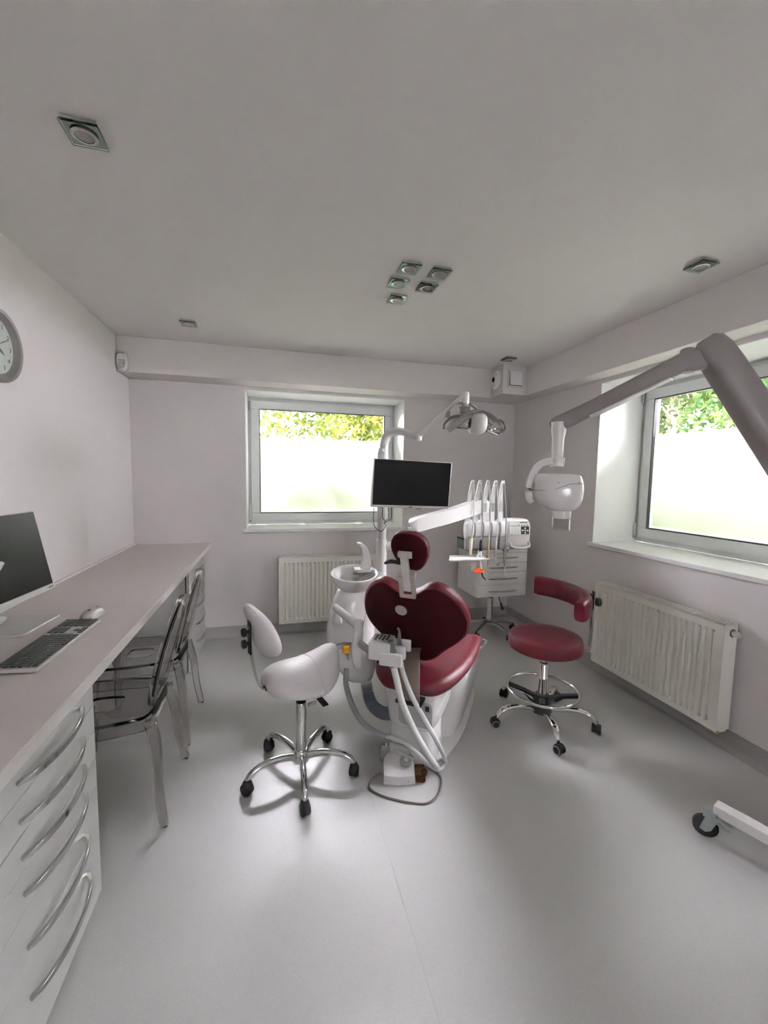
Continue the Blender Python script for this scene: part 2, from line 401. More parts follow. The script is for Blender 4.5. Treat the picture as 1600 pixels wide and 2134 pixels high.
def window(name, label, O, ux, uy, W, H, z0, film_h, hinge=True):
    """O: lower left corner of the opening at frame plane (seen from the room); ux along, uy into the wall"""
    t = thing(name, label, 'window', kind='structure')
    ux, uy, uz = Vector(ux), Vector(uy), Vector((0,0,1)); B = basis((O[0], O[1], z0), ux, uy, uz)
    def ring(g, a, b, c, d, w_, y0, y1):
        g.box(a, b, y0, y1, c, c+w_).box(a, b, y0, y1, d-w_, d).box(a, a+w_, y0, y1, c+w_, d-w_).box(b-w_, b, y0, y1, c+w_, d-w_); return g
    s = 0.045
    g = ring(G(), 0.0, W, 0.0, H, s, 0.02, 0.09).move(B).build('window_frame', 'white_upvc', t, bevel=0.004)
    a, b, c, d = 0.03, W-0.03, 0.035, H-0.03
    sw = 0.082
    g = ring(G(), a, b, c, d, sw, 0.0, 0.06).move(B).build('sash', 'white_upvc', t, bevel=0.006)
    gx0, gx1, gz0, gz1 = a+sw, b-sw, c+sw, d-sw
    ring(G(), gx0-0.001, gx1+0.001, gz0-0.001, gz1+0.001, 0.006, -0.0015, 0.03).move(B).build('gasket', 'gasket', t, smooth=None)
    G().box(gx0, gx1, 0.026, 0.030, gz0, gz1).move(B).build('pane', 'window_glass', t, smooth=None)
    fz = gz0+film_h
    G().box(gx0+.004, gx1-.004, 0.0225, 0.0250, gz0+.004, fz).move(B).build('frosted_film', 'frosted_film', t, smooth=None, label='frosted privacy film covering the lower pane')
    if hinge:
        G().cyl((0.020, -0.012, H-0.13), (0.020, -0.012, H-0.045), 0.008, n=10).move(B).build('hinge', 'zinc', t)
        G().cyl((0.020, -0.012, 0.05), (0.020, -0.012, 0.15), 0.009, n=10).move(B).build('hinge', 'white_upvc', t)
        G().cyl((0.020, -0.012, 0.03), (0.020, -0.012, 0.05), 0.009, n=10).move(B).build('hinge', 'zinc', t)
    return t
t = window('window_1', 'smaller window with frosted lower pane behind the dental chair', (BX0, BY), (1,0,0), (0,1,0), BX1-BX0, WT-WB, WB, 0.735)
G().box(BX0-0.03, BX1+0.03, YB-0.022, BY+0.02, WB-0.03, WB).build('window_sill', 'sill_white', t, bevel=0.004)
t = window('window_2', 'larger window with frosted lower pane cut by the right edge', (RX, RY1), (0,-1,0), (1,0,0), RY1-RY0, WT-WB, WB, 0.72)
G().box(XR-0.022, RX+0.02, RY0-0.03, RY1+0.03, WB-0.03, WB).build('window_sill', 'sill_white', t, bevel=0.004)
t = window('fill_window', 'assumed frosted window added behind the camera for fill light', (FX1, YF-0.10), (-1,0,0), (0,-1,0), FX1-FX0, WT-WB, WB, 0.95)  # unseen and assumed, added to give the room a weak fill from behind
# white plastered reveals
for nm, b in (('trim_4', [(BX0-0.0, BX0+0.006, YB, BY, WB, WT), (BX1-0.006, BX1, YB, BY, WB, WT), (BX0, BX1, YB, BY, WT-0.006, WT)]),
              ('trim_5', [(XR, RX, RY1-0.006, RY1, WB, WT), (XR, RX, RY0, RY0+0.006, WB, WT), (XR, RX, RY0, RY1, WT-0.006, WT)])):
    g = G()
    for q in b: g.box(*q)
    tag(g.build(nm, 'white_paint', smooth=None), 'white plastered reveal around the smaller window' if nm == 'trim_4' else 'white plastered reveal around the right hand window', 'window reveal', kind='structure')

# ------------------------------------------------------------------ outside: lawn and trees
tag(G().box(-25, 25, YB+0.6, 40, -0.5, -0.35).box(XR+0.7, 40, -20, YB+0.6, -0.5, -0.35).build('garden_ground', 'lawn', smooth=None), 'lawn outside beyond the windows', 'lawn', kind='structure')
def tree(label, x, y, h, rad, zc, leaf, n, size, trunk=0.09, cat='tree', name='tree', zsc=0.8, seed=1):
    rnd = random.Random(seed); t = thing(name, label, cat, (x, y, -0.35))
    g = G(); g.tube(spl([(0,0,0), (0.05,0.03,h*0.3), (-0.04,0.02,h*0.62), (0.03,-0.03,h*0.95)], 4), [trunk, trunk*0.8, trunk*0.55, trunk*0.15], 8)
    clumps = []
    for i in range(16):
        a = rnd.uniform(0, 2*pi); z = zc+rnd.uniform(-1, 1)*rad*zsc*0.75; rr = rad*rnd.uniform(0.25, 0.8)
        p = Vector((cos(a)*rr, sin(a)*rr, z)); clumps.append((p, rad*rnd.uniform(0.3, 0.5)))
        g.tube(spl([(0,0,max(0.2, z-rad*0.5)), p*0.55+Vector((0,0,z*0.42)), p], 3), [trunk*0.35, trunk*0.2, trunk*0.06], 5)
    g.build('trunk', 'bark', t)
    L = G()
    for i in range(n):
        c, r = rnd.choice(clumps)
        d = Vector((rnd.gauss(0,1), rnd.gauss(0,1), rnd.gauss(0,1))).normalized()*r*(rnd.random()**0.4)
        p = c+d; s = size*rnd.uniform(0.6, 1.3)
        q = Quaternion((rnd.gauss(0,1), rnd.gauss(0,1), rnd.gauss(0,1), rnd.gauss(0,1))).normalized()
        v = [q @ Vector(k)*s for k in ((0,-1,0), (0.45,-0.2,0.12), (0.3,0.6,0.0), (0,1,-0.1), (-0.3,0.6,0), (-0.45,-0.2,0.12))]
        L.add([p+k for k in v], [(0,1,2,3), (0,3,4,5)])
    f = L.build('foliage', leaf, t, smooth=None); f['kind'] = 'stuff'
    return t
def hedge(label, p0, p1, h, th, n, seed):
    rnd = random.Random(seed); p0, p1 = Vector(p0), Vector(p1); d = (p1-p0); L_ = d.length; d.normalize(); nn = Vector((-d.y, d.x, 0))
    t = thing('garden_hedge', label, 'hedge', tuple(p0)+())
    g = G()
    for i in range(int(L_/0.4)+1):
        b = d*(i*0.4); g.tube([b, b+Vector((rnd.uniform(-.05, .05), rnd.uniform(-.05, .05), h*0.5)), b+Vector((rnd.uniform(-.1, .1), rnd.uniform(-.1, .1), h*0.9))], [0.025, 0.018, 0.006], 6)
    g.build('stems', 'bark', t)
    L = G()
    for i in range(n):
        side = rnd.choice((-1, -1, 1, 0)); z = h*rnd.random()**0.9
        p = d*rnd.uniform(0, L_)+nn*(side*th*rnd.uniform(0.8, 1.05) if side else rnd.uniform(-th, th))+Vector((0, 0, z if side else h*rnd.uniform(0.93, 1.02)))
        s = rnd.uniform(0.05, 0.11); q = Quaternion((rnd.gauss(0,1), rnd.gauss(0,1), rnd.gauss(0,1), rnd.gauss(0,1))).normalized()
        v = [q @ Vector(k)*s for k in ((0,-1,0), (0.45,-0.2,0.12), (0.3,0.6,0.0), (0,1,-0.1), (-0.3,0.6,0), (-0.45,-0.2,0.12))]
        L.add([p+k for k in v], [(0,1,2,3), (0,3,4,5)])
    f = L.build('foliage', 'leaf_hedge', t, smooth=None); f['kind'] = 'stuff'
hedge('clipped green hedge outside close behind the smaller window', (-1.5, 5.22, -0.35), (2.9, 5.22, -0.35), 2.2, 0.22, 7500, 31)
hedge('clipped green hedge outside close beyond the right hand window', (3.92, 4.5, -0.35), (3.92, -0.8, -0.35), 2.2, 0.22, 9000, 37)
tree('thin yellow-green tree outside behind the left of the smaller window', 0.1, 7.6, 4.6, 1.3, 3.2, 'leaf_yellowgreen', 1100, 0.06, 0.05, seed=3)
tree('bushy yellow-green tree outside behind the middle of the smaller window', 1.35, 7.4, 5.0, 1.6, 3.4, 'leaf_yellowgreen', 4800, 0.06, 0.06, seed=5)
tree('dense autumn coloured tree outside behind the right of the smaller window', 2.9, 7.2, 5.4, 1.7, 3.4, 'leaf_autumn', 6500, 0.062, 0.07, seed=8)
tree('dark green conifer-like tree outside the right hand window', 6.6, 5.6, 5.6, 1.6, 3.5, 'leaf_green', 8000, 0.06, 0.06, seed=11)
tree('thick brown trunk tree standing outside the right hand window', 7.0, 4.35, 7.5, 1.8, 3.9, 'leaf_green', 6500, 0.065, 0.17, seed=13)
tree('unseen tall green tree added to dim the near end of the right hand window', 7.4, 2.2, 6.5, 1.9, 3.8, 'leaf_green', 2500, 0.075, 0.10, seed=23)  # added out of view to cut the daylight through this window
tree('unseen spreading green tree added to hold back light from the right', 7.0, -0.6, 6.0, 1.9, 3.6, 'leaf_green', 2500, 0.075, 0.10, seed=29)  # also unseen, added to block daylight coming in from the right
tree('low leafy shrub outside beneath the right hand window tree', 5.9, 3.5, 3.0, 1.1, 2.3, 'leaf_green', 3600, 0.05, 0.04, cat='shrub', name='garden_shrub', seed=17)
tree('loose green shrub outside beyond the left edge of the smaller window', -1.1, 6.6, 2.9, 0.8, 2.1, 'leaf_yellowgreen', 1500, 0.05, 0.04, cat='shrub', name='garden_shrub', seed=19)

# ------------------------------------------------------------------ desk run along the left wall
XD, ZD = -0.530, 0.871
t = thing('worktop', 'long pale laminate worktop running along the clock wall', 'worktop', (0, 0, 0))
G().box(XL, XD, 0.25, YB, ZD-0.036, ZD).build('top_panel', 'laminate', t, bevel=0.003)
G().box(XD-0.0005, XD+0.0015, 0.25, YB, ZD-0.035, ZD-0.001).build('front_edge', 'laminate_edge', t, smooth=None)
G().box(XL, XL+0.012, 0.25, YB, ZD, ZD+0.012).build('back_upstand', 'laminate_edge', t, smooth=None)
# wall panel behind the knee space carries the top between the cabinets
tag(G().box(XL+0.005, XL+0.025, 1.56, 3.195, 0.0, ZD-0.037).build('back_panel', 'laminate', smooth=None), 'pale panel on the wall under the worktop behind the clear chairs', 'panel')

def bow_handle(L, rise=0.040, w=0.0075):
    """arched bar along y, feet at z=0 plane (x out)"""
    pts = []
    for i in range(17):
        u = i/16; pts.append((0.002+rise*(1-(2*u-1)**2)**0.75, -L/2+L*u, 0))
    hw = [w*(0.55+0.75*sin(pi*i/16)**0.5) if 0 < i < 16 else w*0.5 for i in range(17)]
    g = G(); g.ribbon(pts, hw, [0.0032+0.003*(1-sin(pi*i/16)) for i in range(17)], up=(1, 0, 0))
    return g
DR = [(0.691, 0.832, 0.735), (0.598, 0.687, 0.637), (0.504, 0.594, 0.544), (0.402, 0.500, 0.450), (0.262, 0.4005, 0.307), (0.012, 0.2605, 0.169)]
XC = -0.592
def cabinet(label, y0, y1, hy):
    t = thing('drawer_cabinet', label, 'cabinet', (0, 0, 0), group='drawer cabinets under the worktop')
    G().box(XL+0.01, XC-0.030, y0, y1, 0.004, ZD-0.037).build('body', 'gloss_white', t, bevel=0.0015)
    G().box(XC-0.0299, XC-0.0195, y0+0.002, y1-0.002, 0.010, ZD-0.038).build('gap_shade', 'grille_dark', t, smooth=None)  # dark sheet standing in for the shade inside the drawer gaps
    for k, (z0, z1, hz) in enumerate(DR):
        d = G().box(XC-0.019, XC, y0+0.001, y1-0.001, z0, z1).build('drawer', 'gloss_white', t, bevel=0.0006)
        h = bow_handle(0.335).move(Matrix.Translation((XC, hy, hz))).build('handle', 'handle_chrome', d, bevel=0.0012, smooth=60)
    return t
cabinet('glossy white drawer cabinet in the near left corner', 0.80, 1.542, 1.274)
cabinet('glossy white drawer cabinet at the far end of the worktop by the back wall', 3.20, 3.846, 3.555)

# all-in-one computer on the desk
t = thing('desktop_monitor', 'black screen with thin white bezel standing on the worktop', 'monitor', (-0.985, 1.87, ZD), radians(-5.3))
tilt = Matrix.Translation((0, 0, 0.078)) @ Matrix.Rotation(radians(-11), 4, 'Y')
G().box(-0.032, -0.004, -0.29, 0.29, 0.0, 0.355).move(tilt).build('housing', 'plastic_white', t, bevel=0.004)
G().box(-0.0045, -0.002, -0.287, 0.287, 0.024, 0.352).move(tilt).build('screen', 'screen_black', t, smooth=None)
G().box(-0.0045, 0.001, -0.29, 0.29, 0.0, 0.0235).move(tilt).build('chin', 'silver_plastic', t, bevel=0.001)
text_geo('ASUS', 0.013).move(tilt @ basis((0.0013, 0.262, 0.012), (0,1,0), (0,0,1), (1,0,0))).build('logo', 'ink', t, smooth=None)
G().tube(spl([(-0.03, 0, 0.25), (-0.075, 0, 0.15), (-0.07, 0, 0.05), (-0.03, 0, 0.026)], 5), 0.016, 10, flat=2.0, up=(0,1,0)).build('neck', 'plastic_white', t)
o_ = [(x, y, 0) for x, y in rrect(-0.085, 0.115, -0.12, 0.12, 0.02)]
G().prism(o_, (0,0,0.0005), (0,0,0.009)).build('foot', 'silver_plastic', t, bevel=0.002)
# keyboard
t = thing('keyboard', 'slim silver keyboard with dark grey keys on the worktop', 'keyboard', (-0.741, 1.640, ZD), radians(-1.5))
KB = Matrix.Rotation(radians(3), 4, 'Y')
G().box(-0.062, 0.060, -0.222, 0.222, 0.004, 0.016).move(KB).build('case', 'silver_plastic', t, bevel=0.003)
k0 = G().box(-0.0078, 0.0078, -0.0085, 0.0085, 0, 0.0035).build('key', 'key_grey', t, bevel=0.001)
keys = []
for r in range(6):
    x = -0.047+r*0.0188
    yy = -0.210
    widths = [1]*13+[1.5] if r != 5 else [1.3, 1.3, 1.3, 5.2, 1.3, 1.3, 1.3, 1.1]
    if r == 0: widths = [1]*14
    cols = []
    for q in widths:
        cols.append((yy+0.0185*q/2, q)); yy += 0.0185*q
    base = 0.070
    for c in range(3):
        if r in (0, 1, 2, 5) or (r == 4 and c == 1): cols.append((base+0.0185*c+0.009, 1))
    for c in range(4):
        cols.append((0.137+0.0195*c+0.010, 1))
    for y, q in cols:
        if y > 0.217: continue
        keys.append((x, y, q))
for i, (x, y, q) in enumerate(keys):
    kk = k0 if i == 0 else share(k0, 'key', t)
    p = KB @ Vector((x, y, 0.016)); kk.location = p; kk.rotation_euler = (0, radians(3), 0); kk.scale = (1, q*0.985, 1)
# mouse
t = thing('computer_mouse', 'light grey computer mouse beyond the keyboard on the worktop', 'mouse', (-0.735, 1.945, ZD), radians(75))
g = G(); rings = []
for i in range(9):
    u = i/8; x = -0.055+0.11*u; wd = 0.031*(1-abs(2*u-1)**3)**0.5+0.002; hh = 0.030*sin(pi*(0.1+0.82*u))**0.8+0.004
    rings.append([(x, wd*cos(pi*j/8), 0.0015+hh*sin(pi*j/8)**0.8) for j in range(9)]+[(x, -wd*0.9, 0.001), (x, wd*0.9, 0.001)])
g.loft(rings).build('shell', 'silver_plastic', t, smooth=60)
G().cyl((0.03, 0.003, 0.026), (0.03, -0.003, 0.026), 0.008, n=12).build('scroll_wheel', 'plastic_grey', t)
G().ell((-0.018, 0, 0.032), 0.009, 0.006, 0.0025, 12, 6).build('logo', 'ink', t)

# wall clock
t = thing('wall_clock', 'round grey wall clock cut by the left edge', 'clock', (XL, 2.152, 2.002))
CB = basis((0, 0, 0), (0,1,0), (0,0,1), (1,0,0))
G().lathe([(0.118, 0.004), (0.140, 0.0), (0.155, 0.008), (0.155, 0.026), (0.148, 0.036), (0.134, 0.034), (0.124, 0.018), (0.118, 0.012)], 48, capb=False, capt=False).move(CB).build('rim', 'clock_rim', t)
G().lathe([(0.124, 0.002), (0.124, 0.012)], 48).move(CB).build('face', 'clock_face', t)
for h in range(1, 13):
    a = radians(90-30*h)
    text_geo(str(h), 0.026).move(CB @ Matrix.Translation((0.098*cos(a), 0.098*sin(a), 0.0125))).build('numeral', 'ink_grey', t, smooth=None)
for k, (ang, L, wd) in enumerate(((123, 0.062, 0.006), (295, 0.088, 0.0045), (62, 0.10, 0.0015))):
    a = radians(90-ang); d = Vector((cos(a), sin(a), 0)); n_ = Vector((-sin(a), cos(a), 0)); z = 0.0135+0.002*k
    pts = [d*-0.015+n_*wd*0.6, d*-0.015-n_*wd*0.6, d*L*0.6-n_*wd, d*L, d*L*0.6+n_*wd]
    G().prism(pts, (0,0,z), (0,0,z+0.001)).move(CB).build('hand', 'ink_grey', t, smooth=None)
G().cyl((0,0,0.012), (0,0,0.02), 0.006, n=12).move(CB).build('hub', 'ink_grey', t)

# motion detector
t = thing('motion_detector', 'small white motion detector in the ceiling corner by the soffit', 'motion detector', (-1.092, YS, 2.310))
G().loft([sup((0, -0.001, 0), 0.036, 0.066, 20, 3.2, 'xz'), sup((0, -0.025, 0), 0.036, 0.066, 20, 3.2, 'xz'), sup((0, -0.045, -0.006), 0.029, 0.055, 20, 3, 'xz')]).build('body', 'plastic_white', t)
G().loft([sup((0.004, -0.044, -0.03), 0.021, 0.026, 16, 6, 'xz'), sup((0.004, -0.050, -0.032), 0.018, 0.022, 16, 5, 'xz')]).build('lens', 'silver_plastic', t)
G().box(-0.024, 0.028, -0.0465, -0.043, 0.000, 0.003).build('slot', 'ink_grey', t, smooth=None)

# ceiling downlights
def downlight():
    t = thing('ceiling_downlight', '-', 'downlight', (0, 0, ZC))
    G().prism([(x, y, 0) for x, y in rrect(-0.050, 0.050, -0.050, 0.050, 0.002, 2)], (0,0,-0.020), (0,0,-0.012)).build('glass_plate', 'green_glass', t, bevel=0.0008)
    G().box(-0.046, 0.046, -0.046, 0.046, -0.0115, -0.0015).build('mirror_backing', 'steel', t, smooth=None)
    G().lathe([(0.026, -0.022), (0.033, -0.022), (0.036, -0.0205), (0.033, -0.0203), (0.026, -0.0203)], 32, capb=False, capt=False).build('ring', 'steel', t)
    G().lathe([(0.0255, -0.0205), (0.0255, -0.0185)], 28).build('lamp', 'lamp_diffuser', t)
    return t
dl = downlight()
spots = [(-0.542, 1.53, 'square glass ceiling downlight nearest the camera above the near worktop'), (-0.546, 3.149, 'square glass ceiling downlight above the far end of the worktop'),
         (0.649, 2.008, 'nearest left square glass downlight of the five clustered on the ceiling'), (0.808, 2.014, 'nearest right square glass downlight of the five clustered on the ceiling'),
         (0.642, 2.170, 'middle left square glass downlight of the five clustered on the ceiling'), (0.804, 2.177, 'farther right square glass downlight of the five clustered on the ceiling'),
         (0.694, 2.366, 'farthest square glass downlight of the five clustered on the ceiling'), (1.958, 1.588, 'square glass ceiling downlight beside the soffit over the right hand window'),
         (1.946, 3.221, 'square glass ceiling downlight beside the small boxed duct in the corner')]
for i, (x, y, lb) in enumerate(spots):
    if i == 0: dl.location = (x, y, ZC); dl['label'] = lb; dl['group'] = 'square glass ceiling downlights'
    else: dup(dl, (x, y, ZC), 0, lb, 'square glass ceiling downlights')

# vents on the boxed duct
t = thing('vent_outlet', 'round cream air outlet with a dark hole on the corner duct', 'air vent', (2.005, 3.515, 2.382))
VB = basis((0, 0, 0), (0,-1,0), (0,0,1), (-1,0,0))
G().lathe([(0.018, 0.002), (0.082, 0.002), (0.084, 0.006), (0.078, 0.012), (0.045, 0.018), (0.030, 0.03), (0.028, 0.033), (0.023, 0.033), (0.021, 0.02), (0.018, 0.006)], 40, capb=False, capt=False).move(VB).build('cone', 'radiator_cream', t)
G().lathe([(0.0215, 0.029), (0.0215, 0.0315)], 24).move(VB).build('hole', 'dark_gap', t)  # near-black disc painted as the shade inside the outlet
for a in (70, 250):
    G().tube([Vector((0.052*cos(radians(a+q)), 0.052*sin(radians(a+q)), 0.0172)) for q in (-22, -11, 0, 11, 22)], 0.0016, 6).move(VB).build('slot', 'ink_grey', t)
t = thing('square_vent', 'square white vent cover hanging ajar on the corner duct', 'air vent', (2.128, 3.40, 2.377))
g = G(); 
for q in ((-0.080, 0.080, -0.080, -0.064), (-0.080, 0.080, 0.064, 0.080), (-0.080, -0.064, -0.064, 0.064), (0.064, 0.080, -0.064, 0.064)): g.box(q[0], q[1], -0.012, 0, q[2], q[3])
g.build('vent_frame', 'plastic_white', t, bevel=0.002)
G().box(-0.064, 0.064, -0.004, 0, -0.064, 0.064).build('opening', 'dark_gap', t, smooth=None)
G().box(-0.064, 0.064, -0.004, 0.004, 0.0, 0.124).move(Matrix.Translation((0.002, -0.016, -0.060)) @ Matrix.Rotation(radians(5), 4, 'Z') @ Matrix.Rotation(radians(-2), 4, 'Y')).build('cover', 'white_paint', t, bevel=0.002)

# ------------------------------------------------------------------ radiators
def radiator(label, L, Hh, D, n_fl, valve):
    """front faces -y, x from 0 to L, z from 0 to Hh, back at y=D"""
    t = thing('radiator', label, 'radiator', group='panel radiators under the windows')
    v = []; fl = []; m = 0.035; pitch = (L-2*m)/n_fl
    xs = [0, 0.006, m]
    prof = []
    for i in range(n_fl):
        a = m+i*pitch
        prof += [(a, 0), (a+pitch*0.10, 0.0), (a+pitch*0.24, 0.012), (a+pitch*0.54, 0.012), (a+pitch*0.68, 0.0)]
    prof = [(0.0, 0.0), (0.012, 0.0)] + prof + [(L-m, 0.0), (L-0.012, 0.0), (L, 0.0)]
    zz = [(0.0, 0), (0.030, 0), (0.036, 0), (0.052, 1), (Hh-0.062, 1), (Hh-0.046, 0), (Hh-0.020, 0), (Hh, 0)]
    g = G(); nn = len(prof)
    for z, k in zz:
        v += [(x, d*k, z) for x, d in prof]
    for i in range(len(zz)-1):
        for j in range(nn-1): fl.append((i*nn+j, i*nn+j+1, (i+1)*nn+j+1, (i+1)*nn+j))
    g.add(v, fl)
    g.box(0.001, L-0.001, 0.0135, 0.020, 0.004, Hh-0.004)
    g.build('front_panel', 'radiator_cream', t, smooth=35)
    g = G(); g.box(0.006, L-0.006, D-0.014, D-0.004, 0.01, Hh-0.01); g.build('back_panel', 'radiator_cream', t, bevel=0.002)
    for x0 in (0.0, L-0.004): G().box(x0, x0+0.004, 0.004, D-0.004, 0.004, Hh-0.001).build('side_panel', 'radiator_cream', t, bevel=0.001)
    gx = G(); gx.box(0.004, L-0.004, 0.018, D-0.014, Hh-0.03, Hh-0.022); gx.build('fin_pack', 'grille_dark', t, smooth=None)
    gr = G(); gr.box(0.0, L, 0.0, 0.014, Hh-0.003, Hh).box(0.0, L, D-0.016, D-0.002, Hh-0.003, Hh)
    nb = int(L/0.021)
    for i in range(nb+1):
        x = i*(L-0.008)/nb; gr.box(x, x+0.008, 0.012, D-0.012, Hh-0.004, Hh-0.001)
    gr.box(0.0, L, D*0.5-0.002, D*0.5+0.002, Hh-0.004, Hh-0.0005)
    gr.build('top_grille', 'radiator_cream', t, smooth=None)
    if valve:
        G().cyl((L-0.001, D*0.62, Hh-0.052), (L+0.002, D*0.62, Hh-0.052), 0.022, n=20).build('valve_recess', 'ink_grey', t)
        G().lathe([(0.012, 0.0), (0.015, 0.004), (0.016, 0.03), (0.012, 0.036)], 20).move(Matrix.Translation((L+0.002, D*0.62, Hh-0.052)) @ Matrix.Rotation(radians(90), 4, 'Y')).build('valve_knob', 'radiator_cream', t)
        G().cyl((L-0.04, D*0.6, -0.03), (L-0.04, D*0.6, 0.005), 0.009, n=10).cyl((L-0.09, D*0.6, -0.03), (L-0.09, D*0.6, 0.005), 0.009, n=10).cyl((L-0.1, D*0.6, -0.03), (L-0.1+0.07, D*0.6, -0.03), 0.012, n=10).build('pipe_valve', 'gold_metal', t)
        for xx in (L-0.04, L-0.09): G().cyl((xx, D*0.6, -0.03), (xx, D+0.0275, -0.03), 0.008, n=10).build('pipe', 'radiator_cream', t)
    else:
        G().cyl((-0.006, D*0.55, Hh-0.05), (0.0, D*0.55, Hh-0.05), 0.010, n=12).build('plug', 'dull_steel', t)
    G().box(0.12, 0.16, D-0.004, D+0.0275, 0.08, Hh-0.08).build('wall_bracket', 'radiator_cream', t, smooth=None)
    G().box(L-0.16, L-0.12, D-0.004, D+0.0275, 0.08, Hh-0.08).build('wall_bracket', 'radiator_cream', t, smooth=None)
    return t
t = radiator('cream panel radiator on the back wall under the smaller window', 0.91, 0.605, 0.085, 22, False)
t.location = (0.043, 3.749, 0.128)
t = radiator('cream panel radiator on the right wall under the larger window', 0.91, 0.598, 0.10, 23, True)
t.location = (2.301, 2.492, 0.124); t.rotation_euler = (0, 0, radians(-90))

# ------------------------------------------------------------------ clear chairs at the desk
def ghost_chair():
    t = thing('clear_chair', '-', 'chair', (0, 0, 0), group='transparent chairs pushed under the worktop')
    # local: rear of seat at x=0, front at x=-0.42, up z
    out = [(-0.43, y, 0) for y in (-0.13, 0, 0.13)]
    outline = spl([(0.005, -0.15, 0), (0.012, 0.0, 0), (0.005, 0.15, 0), (-0.05, 0.19, 0), (-0.22, 0.215, 0), (-0.39, 0.205, 0), (-0.43, 0.15, 0), (-0.44, 0, 0), (-0.43, -0.15, 0), (-0.39, -0.205, 0), (-0.22, -0.215, 0), (-0.05, -0.19, 0)], 4, True)
    g = G(); c = Vector((-0.215, 0, 0))
    rings = [[c+(q-c)*s+Vector((0,0,z)) for q in outline] for s, z in ((0.96, 0.405), (1.0, 0.405), (1.0, 0.455), (0.975, 0.466), (0.80, 0.460), (0.3, 0.452))]
    rings += [[c+(q-c)*s+Vector((0,0,z)) for q in outline] for s, z in ((0.3, 0.440), (0.80, 0.446), (0.955, 0.450))]
    g.loft(rings, False, True).build('seat', 'clear_acrylic', t, smooth=50)
    def leg(pts, w0, w1):
        P = spl(pts, 5); g = G(); g.ribbon(P, lerp_list([w0, w1], len(P)), lerp_list([w0, w1], len(P)), up=(1, 0, 0)); return g.build('leg', 'clear_acrylic', t, bevel=0.003)
    for s in (-1, 1):
        leg([(0.004, s*0.150, 0.438), (0.030, s*0.172, 0.30), (0.040, s*0.195, 0.15), (0.062, s*0.217, 0.0)], 0.021, 0.015)
        leg([(-0.385, s*0.180, 0.404), (-0.395, s*0.185, 0.2), (-0.40, s*0.188, 0.0)], 0.021, 0.014)
    # oval back, leaning back
    BM = Matrix.Translation((-0.008, 0, 0.452)) @ Matrix.Rotation(radians(14.5), 4, 'Y')
    ov = [BM @ Vector((0.0, 0.188*cos(a), 0.236+0.232*sin(a))) for a in [2*pi*i/48 for i in range(48)]]
    nrm = (BM.to_3x3() @ Vector((1, 0, 0)))
    g = G(); g.ribbon(ov, 0.018, 0.013, up=nrm, closed=True); g.build('back_ring', 'clear_acrylic', t, bevel=0.003)
    inn = [BM @ Vector((0.0, 0.168*cos(a), 0.236+0.212*sin(a))) for a in [2*pi*i/48 for i in range(48)]]
    G().prism(inn, nrm*-0.004, nrm*0.004).build('back_panel', 'clear_acrylic', t, smooth=None)
    return t
gc = ghost_chair(); gc.location = (-0.512, 2.005, 0); gc['label'] = 'transparent oval-back chair nearer the camera, pushed under the worktop'
gc2 = dup(gc, (-0.520, 2.555, 0), radians(0), 'transparent oval-back chair farther away, beside the far drawer cabinet')

# ------------------------------------------------------------------ stools
def caster_hooded(parent, p, ang, name='caster', s=1.0):
    """black hooded twin-wheel furniture caster; p = point on the floor, ang = rolling direction"""
    Mx = Matrix.Translation(p) @ Matrix.Rotation(ang, 4, 'Z') @ Matrix.Scale(s, 4)
    c = G()
    for sgn in (-1, 1):
        c.add(*wheel_geo(0.027, 0.016, (0, sgn*0.013, 0.027)))
    o = c.move(Mx).build(name, 'black_rubber', parent)
    g = G(); rings = []
    for i in range(7):
        u = i/6; z = 0.018+0.052*u; rx = 0.030*sqrt(max(0.02, 1-(u*0.86)**2)); ry = 0.0245*sqrt(max(0.05, 1-(u*0.8)**2))
        rings.append(sup((-0.004*u, 0, z), rx, ry, 16, 2.4))
    g.loft(rings).move(Mx).build('hood', 'black_plastic', o)
    return o
def wheel_geo(r, wd, c, n=20):
    prof = [(r*0.55, -wd/2), (r*0.86, -wd/2), (r, -wd*0.3), (r, wd*0.3), (r*0.86, wd/2), (r*0.55, wd/2)]
    v = []; f = []
    for j in range(n):
        a = 2*pi*j/n
        for rr, y in prof: v.append((c[0]+rr*cos(a), c[1]+y, c[2]+rr*sin(a)))
    k = len(prof)
    for j in range(n):
        b = ((j+1) % n)*k
        for i in range(k-1): f.append((j*k+i, j*k+i+1, b+i+1, b+i))
    f.append(tuple(j*k for j in range(n))); f.append(tuple(j*k+k-1 for j in range(n-1, -1, -1)))
    return v, f
def caster_twin(parent, p, ang, r=0.026, rim='plastic_midgrey'):
    Mx = Matrix.Translation(p) @ Matrix.Rotation(ang, 4, 'Z')
    o = G()
    for sgn in (-1, 1): o.add(*wheel_geo(r, 0.017, (-0.008, sgn*0.0165, r)))
    o = o.move(Mx).build('caster', 'black_rubber', parent)
    g = G()
    for sgn in (-1, 1):
        y = sgn*0.0255
        g.tube([(-0.008+r*0.80*cos(2*pi*j/20), y, r+r*0.80*sin(2*pi*j/20)) for j in range(20)], 0.0016, 6, closed=True)
    g.move(Mx).build('rim', rim, o)
    g = G(); rings = []
    for i in range(9):
        a = radians(-20+i*25); rings.append([(-0.008+(r+dr)*cos(a), y, r+(r+dr)*sin(a)) for dr, y in ((-0.012, -0.008), (0.004, -0.0095), (0.004, 0.0095), (-0.012, 0.008))])
    g.loft(rings).cyl((0, 0, r*1.4), (0, 0, r*2+0.02), 0.008, n=12).move(Mx).build('hood', 'black_plastic', o)
    return o

